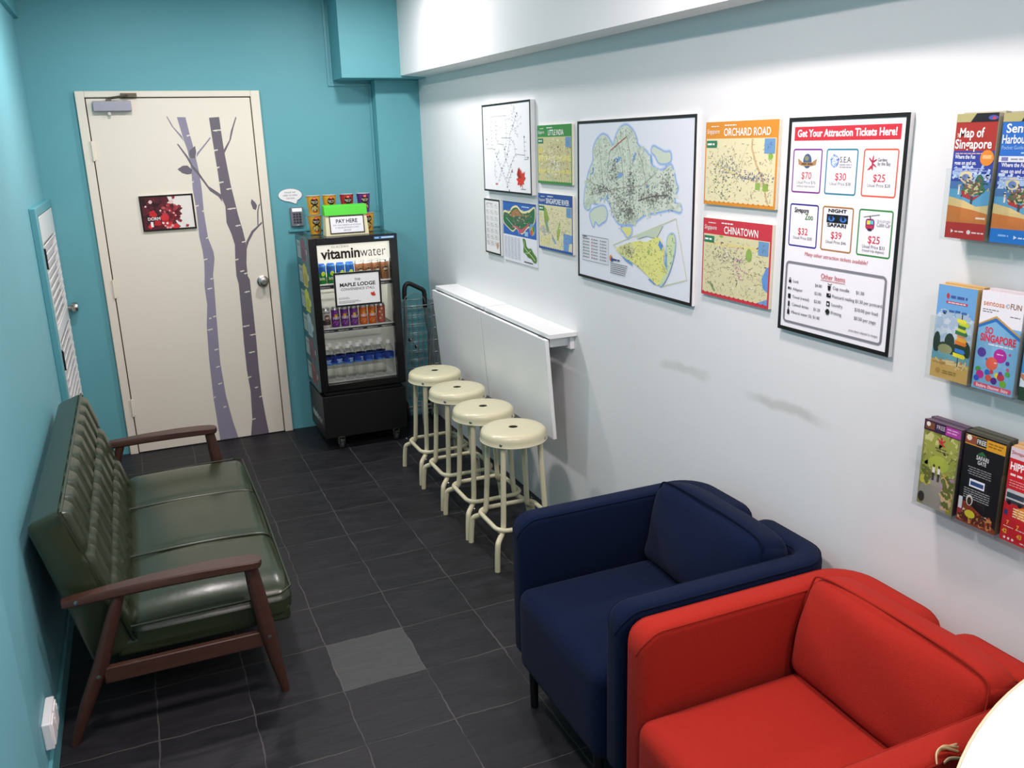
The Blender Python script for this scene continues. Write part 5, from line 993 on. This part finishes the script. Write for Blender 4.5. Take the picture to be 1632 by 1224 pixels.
def c_fun(p, w, h):
    p.rect(0, 0, w, h, '#7fb4d8'); p.rect(0, h - .075, w, h, '#f0ecf0'); p.poly([(0, h - .075), (w * .4, h - .052), (w, h - .088), (w, h - .095), (w * .4, h - .062), (0, h - .08)], '#c89a4c'); p.poly([(0, h - .078), (w * .4, h - .057), (w, h - .092), (w, h - .1), (0, h - .1)], '#2f70b8'); p.poly([(0, h - .085), (w * .4, h - .065), (w, h - .1), (w, h - .12), (0, h - .12)], '#7fb4d8')
    p.text('sentosa', .006, h - .032, .012, '#cf7a4c', .052, bold=.015); p.text('4D', .06, h - .032, .010, '#8a8a90', .010); p.text('FUN', .072, h - .032, .012, '#8a5a34', .026, bold=.015); p.words(.006, h - .042, .045, .0022, '#77777c'); p.words(.006, h - .047, .03, .0022, '#77777c'); p.words(.074, h - .050, .098, .0022, '#77777c')
    p.text('SO', .018, .130, .014, '#d83a4c', .02, bold=.04); p.text('SINGAPORE', .008, .112, .016, '#dc3a50', .088, bold=.04); p.words(.03, .105, .09, .003, '#f0e4e8')
    for x, y, r, c in ((.016, .085, .011, '#5a3f98'), (.062, .085, .016, '#b82f98'), (.044, .064, .015, '#e0644c'), (.085, .092, .003, '#c8448c'), (.082, .072, .005, '#5a4498'), (.084, .058, .004, '#d85a70'), (.03, .072, .003, '#5a6ac0'), (.012, .045, .007, '#4f9a44'), (.018, .034, .010, '#c82f8c'), (.01, .024, .007, '#3f5ac0'), (.036, .042, .007, '#2f70c8'), (.046, .045, .005, '#c8444c'), (.04, .03, .008, '#e0604a'), (.054, .026, .008, '#5a2f88'), (.06, .04, .006, '#e0d83c'), (.07, .038, .009, '#c83a50'), (.077, .024, .008, '#7ab43c'), (.085, .048, .006, '#5fa44c'), (.068, .046, .005, '#7a3a98')): p.ell(x, y, r, r, c, 16)
    p.words(.05, .066, .056, .002, '#f4e0e0'); p.words(.054, .087, .07, .002, '#f0d8ec'); p.rrect(.005, .004, w - .005, .015, .004, '#e2556c'); p.text('Explore. Discover. Enjoy', w / 2, .006, .007, '#fbeef0', .08, 'c', .02)
def c_ski(p, w, h):
    p.rect(0, 0, w, h, '#4f9ad8'); p.rect(0, h - .03, w, h, '#4f8a4c'); p.rect(0, 0, w, .03, '#2f4a38'); p.rect(0, .03, w, .06, '#e6ecf2'); p.poly([(0, .06), (.03, .05), (.05, .03), (.02, .035), (0, .05)], '#c88a6c'); p.ell(.02, .085, .016, .012, '#24506c', 9); p.ell(.06, .05, .03, .014, '#f2f4f6', 12)
rack('clear leaflet rack in the middle, between the other two racks', ya_, 1.253, 3, .148)
leaflets(ya_, 1.253, .222, 'blue leaflet with a beach signpost at the left of the middle rack', 'leaflet piled behind the beach signpost one in the middle rack', 'leaflets in the middle rack', '#c4a468', c_sign)
leaflets(ya_ - PITCH, 1.253, .224, 'pale blue Sentosa fun leaflet with coloured dots in the middle rack', 'leaflet piled behind the dotted one in the middle rack', 'leaflets in the middle rack', '#cfc8cc', c_fun, dx=-.001)
leaflets(ya_ - 2 * PITCH, 1.253, .215, 'blue and green leaflet cut by the photo edge in the middle rack', 'leaflet piled behind the blue and green one in the middle rack', 'leaflets in the middle rack', '#7c8c74', c_ski)
def c_gard(p, w, h):
    p.rect(0, 0, w, h, '#8c8a4c'); p.scrib(60, lambda r: (r.uniform(.006, w - .006), r.uniform(.10, h - .03)), ('#b0ae5c', '#7c8038', '#c8c480', '#9aa04a'), (.01, .028), .010, 0); p.poly([(.02, 0), (.085, 0), (w - .01, .05), (.06, .085), (.042, .085), (.006, .05), (0, .02)], '#9a948a'); p.ell(.052, .118, .030, .020, '#a8b448', 12)
    p.scrib(26, lambda r: (r.uniform(.07, w - .006), r.uniform(.008, .09)), ('#c8a03c', '#b88ab0', '#d8b488', '#6a7034'), (.006, .018), .008, 0); p.scrib(14, lambda r: (r.uniform(.004, .03), r.uniform(.06, .1)), ('#d0c050', '#6a7034'), (.006, .016), .008, 0); p.ell(.012, .02, .010, .014, '#3a342c', 10)
    for x in (.040, .055): p.rect(x - .004, .092, x + .004, .106, '#e2ded6'); p.ell(x, .110, .003, .004, '#4a3a30', 10); p.rect(x - .003, .072, x - .0005, .092, '#2f3036'); p.rect(x + .0005, .072, x + .003, .092, '#3a3b42')
    for r in (.6, 1.5, 2.5, -.5): p.ell(.053 + .005 * math.cos(r), h - .048 + .006 * math.sin(r), .010, .002, '#c8303c', 12, rot=r)
    p.words(.038, h - .065, .07, .003, '#5a5a34'); p.words(.042, h - .071, .075, .003, '#5a5a34'); p.rect(0, h - .026, w, h, '#3a2440'); p.rect(.004, h - .022, .030, h - .004, '#7c4a34'); p.ell(.012, h - .010, .006, .006, '#e8e0d4', 10); p.text('FREE', .036, h - .016, .010, '#b8a8b8', .024, bold=.02); p.rect(.062, h - .024, w, h - .002, '#a83f98'); p.words(.066, h - .01, .098, .003, '#d8a8d0'); p.words(.066, h - .017, .095, .003, '#d8a8d0')
def c_saf(p, w, h):
    p.rect(0, 0, w, h, '#17171a'); p.rect(0, h - .028, .055, h - .005, '#d8a030'); p.rect(.0, h - .026, .03, h - .006, '#8a4a34'); p.ell(.010, h - .012, .007, .007, '#e8dccc', 10); p.rect(.030, h - .026, .056, h - .006, '#2c2c2c'); p.text('FREE', .031, h - .021, .011, '#d8d8d0', .024, bold=.02); p.rect(.056, h - .029, w, h - .004, '#d89a28'); p.words(.06, h - .013, .098, .003, '#8a6420'); p.words(.06, h - .02, .094, .003, '#8a6420')
    p.poly([(.035, h - .046), (.048, h - .036), (.06, h - .046)], '#2f6a3c'); p.text('SAFARI', .050, h - .058, .010, '#cfd0cc', .032, 'c', .02); p.text('GATE', .050, h - .069, .009, '#cfd0cc', .022, 'c', .02)
    for k in range(4): p.words(.016 + .003 * (k % 2), h - .082 - .0055 * k, .078, .0022, '#8c8c90')
    p.rect(.024, .094, .064, .113, '#e8eaf0'); p.rect(.027, .098, .061, .108, '#2f4a7c'); 
    for k in range(5): p.words(.012, .086 - .0055 * k, .08, .0022, '#a0a0a4')
    p.poly([(0, 0), (w, 0), (w, .010), (w * .7, .030), (w * .3, .05), (0, .058)], '#8a3a24'); p.scrib(40, lambda r: (r.uniform(.006, .09), r.uniform(.006, .03)), ('#d8c0a0', '#a8482c', '#c88a50', '#5a2a1c'), (.006, .016), .006, 0); p.ell(.035, .026, .014, .010, '#d8c83a', 12); p.rect(.002, .03, .012, .062, '#dcdce2'); p.rect(.002, .02, .012, .032, '#a83040'); p.ell(.03, .06, .009, .014, '#d8d0c4', 10); p.ell(.03, .058, .006, .01, '#3a2a24', 10)
def c_hip(p, w, h):
    p.rect(0, 0, w, h, '#c8242c'); p.rect(0, h - .026, w, h, '#dcc8d0'); p.text('Singapore', .003, h - .016, .008, '#a8283c', .042, bold=.02); p.ell(.056, h - .012, .008, .008, '#6a2430'); p.text('7', .056, h - .016, .009, '#f0e0e4', .006, 'c', .03); p.text('HIPPO', .004, h - .052, .017, '#f6eeee', .046, bold=.03); p.text('TOURS', .052, h - .052, .017, '#f6eeee', .046, bold=.03); p.words(.006, h - .066, .05, .005, '#f0dada')
    for k in range(3): p.words(.006, h - .078 - .006 * k, .05, .002, '#e8a0a0')
    for x in (.0, .052): p.rrect(x + .002, .092, x + .05, .124, .005, '#c8c4c4'); p.rect(x + .004, .104, x + .046, .116, '#3a4450'); p.rect(x + .004, .092, x + .048, .100, '#3c3c40'); p.ell(x + .012, .092, .005, .005, '#1c1c1e', 10); p.ell(x + .038, .092, .005, .005, '#1c1c1e', 10)
    p.ell(.06, .075, .034, .016, '#e08a2c', 16); p.rect(.003, .062, .012, .074, '#3a3a6a')
    for k in range(4): p.words(.024, .080 - .006 * k, .09, .003, '#f4d8b0')
    for k in range(3):
        p.text('7', .012 + .025 * k, .040 - .004 * k, .010, '#f0b83c', .006, bold=.03); p.words(.006 + .03 * k, .034, .03 + .03 * k, .002, '#f0c8c8')
    p.text('42', .004, .018, .010, '#f0b83c', .012, bold=.03); p.text('43', .04, .016, .010, '#f0b83c', .012, bold=.03)
    for k in range(3): p.ell(.012 + .010 * k, .008, .003, .003, '#f4e8e8', 10)
    p.words(.05, .006, .095, .003, '#f0c8c8')
rack('clear leaflet rack lowest on the wall, holding the red bus leaflet', ya_ - .002, .923, 3, .150)
leaflets(ya_ - .002, .923, .220, 'green garden leaflet with two people walking in the bottom rack', 'leaflet piled behind the green garden one in the bottom rack', 'leaflets in the bottom rack', '#5a4a5c', c_gard)
leaflets(ya_ - .002 - PITCH, .923, .222, 'black safari leaflet in the middle of the bottom rack', 'leaflet piled behind the black safari one in the bottom rack', 'leaflets in the bottom rack', '#4c4c40', c_saf, tall=.004)
leaflets(ya_ - .002 - 2 * PITCH, .923, .222, 'red hop-on bus leaflet at the right of the bottom rack', 'leaflet piled behind the red bus one in the bottom rack', 'leaflets in the bottom rack', '#c8a070', c_hip, tall=.003)
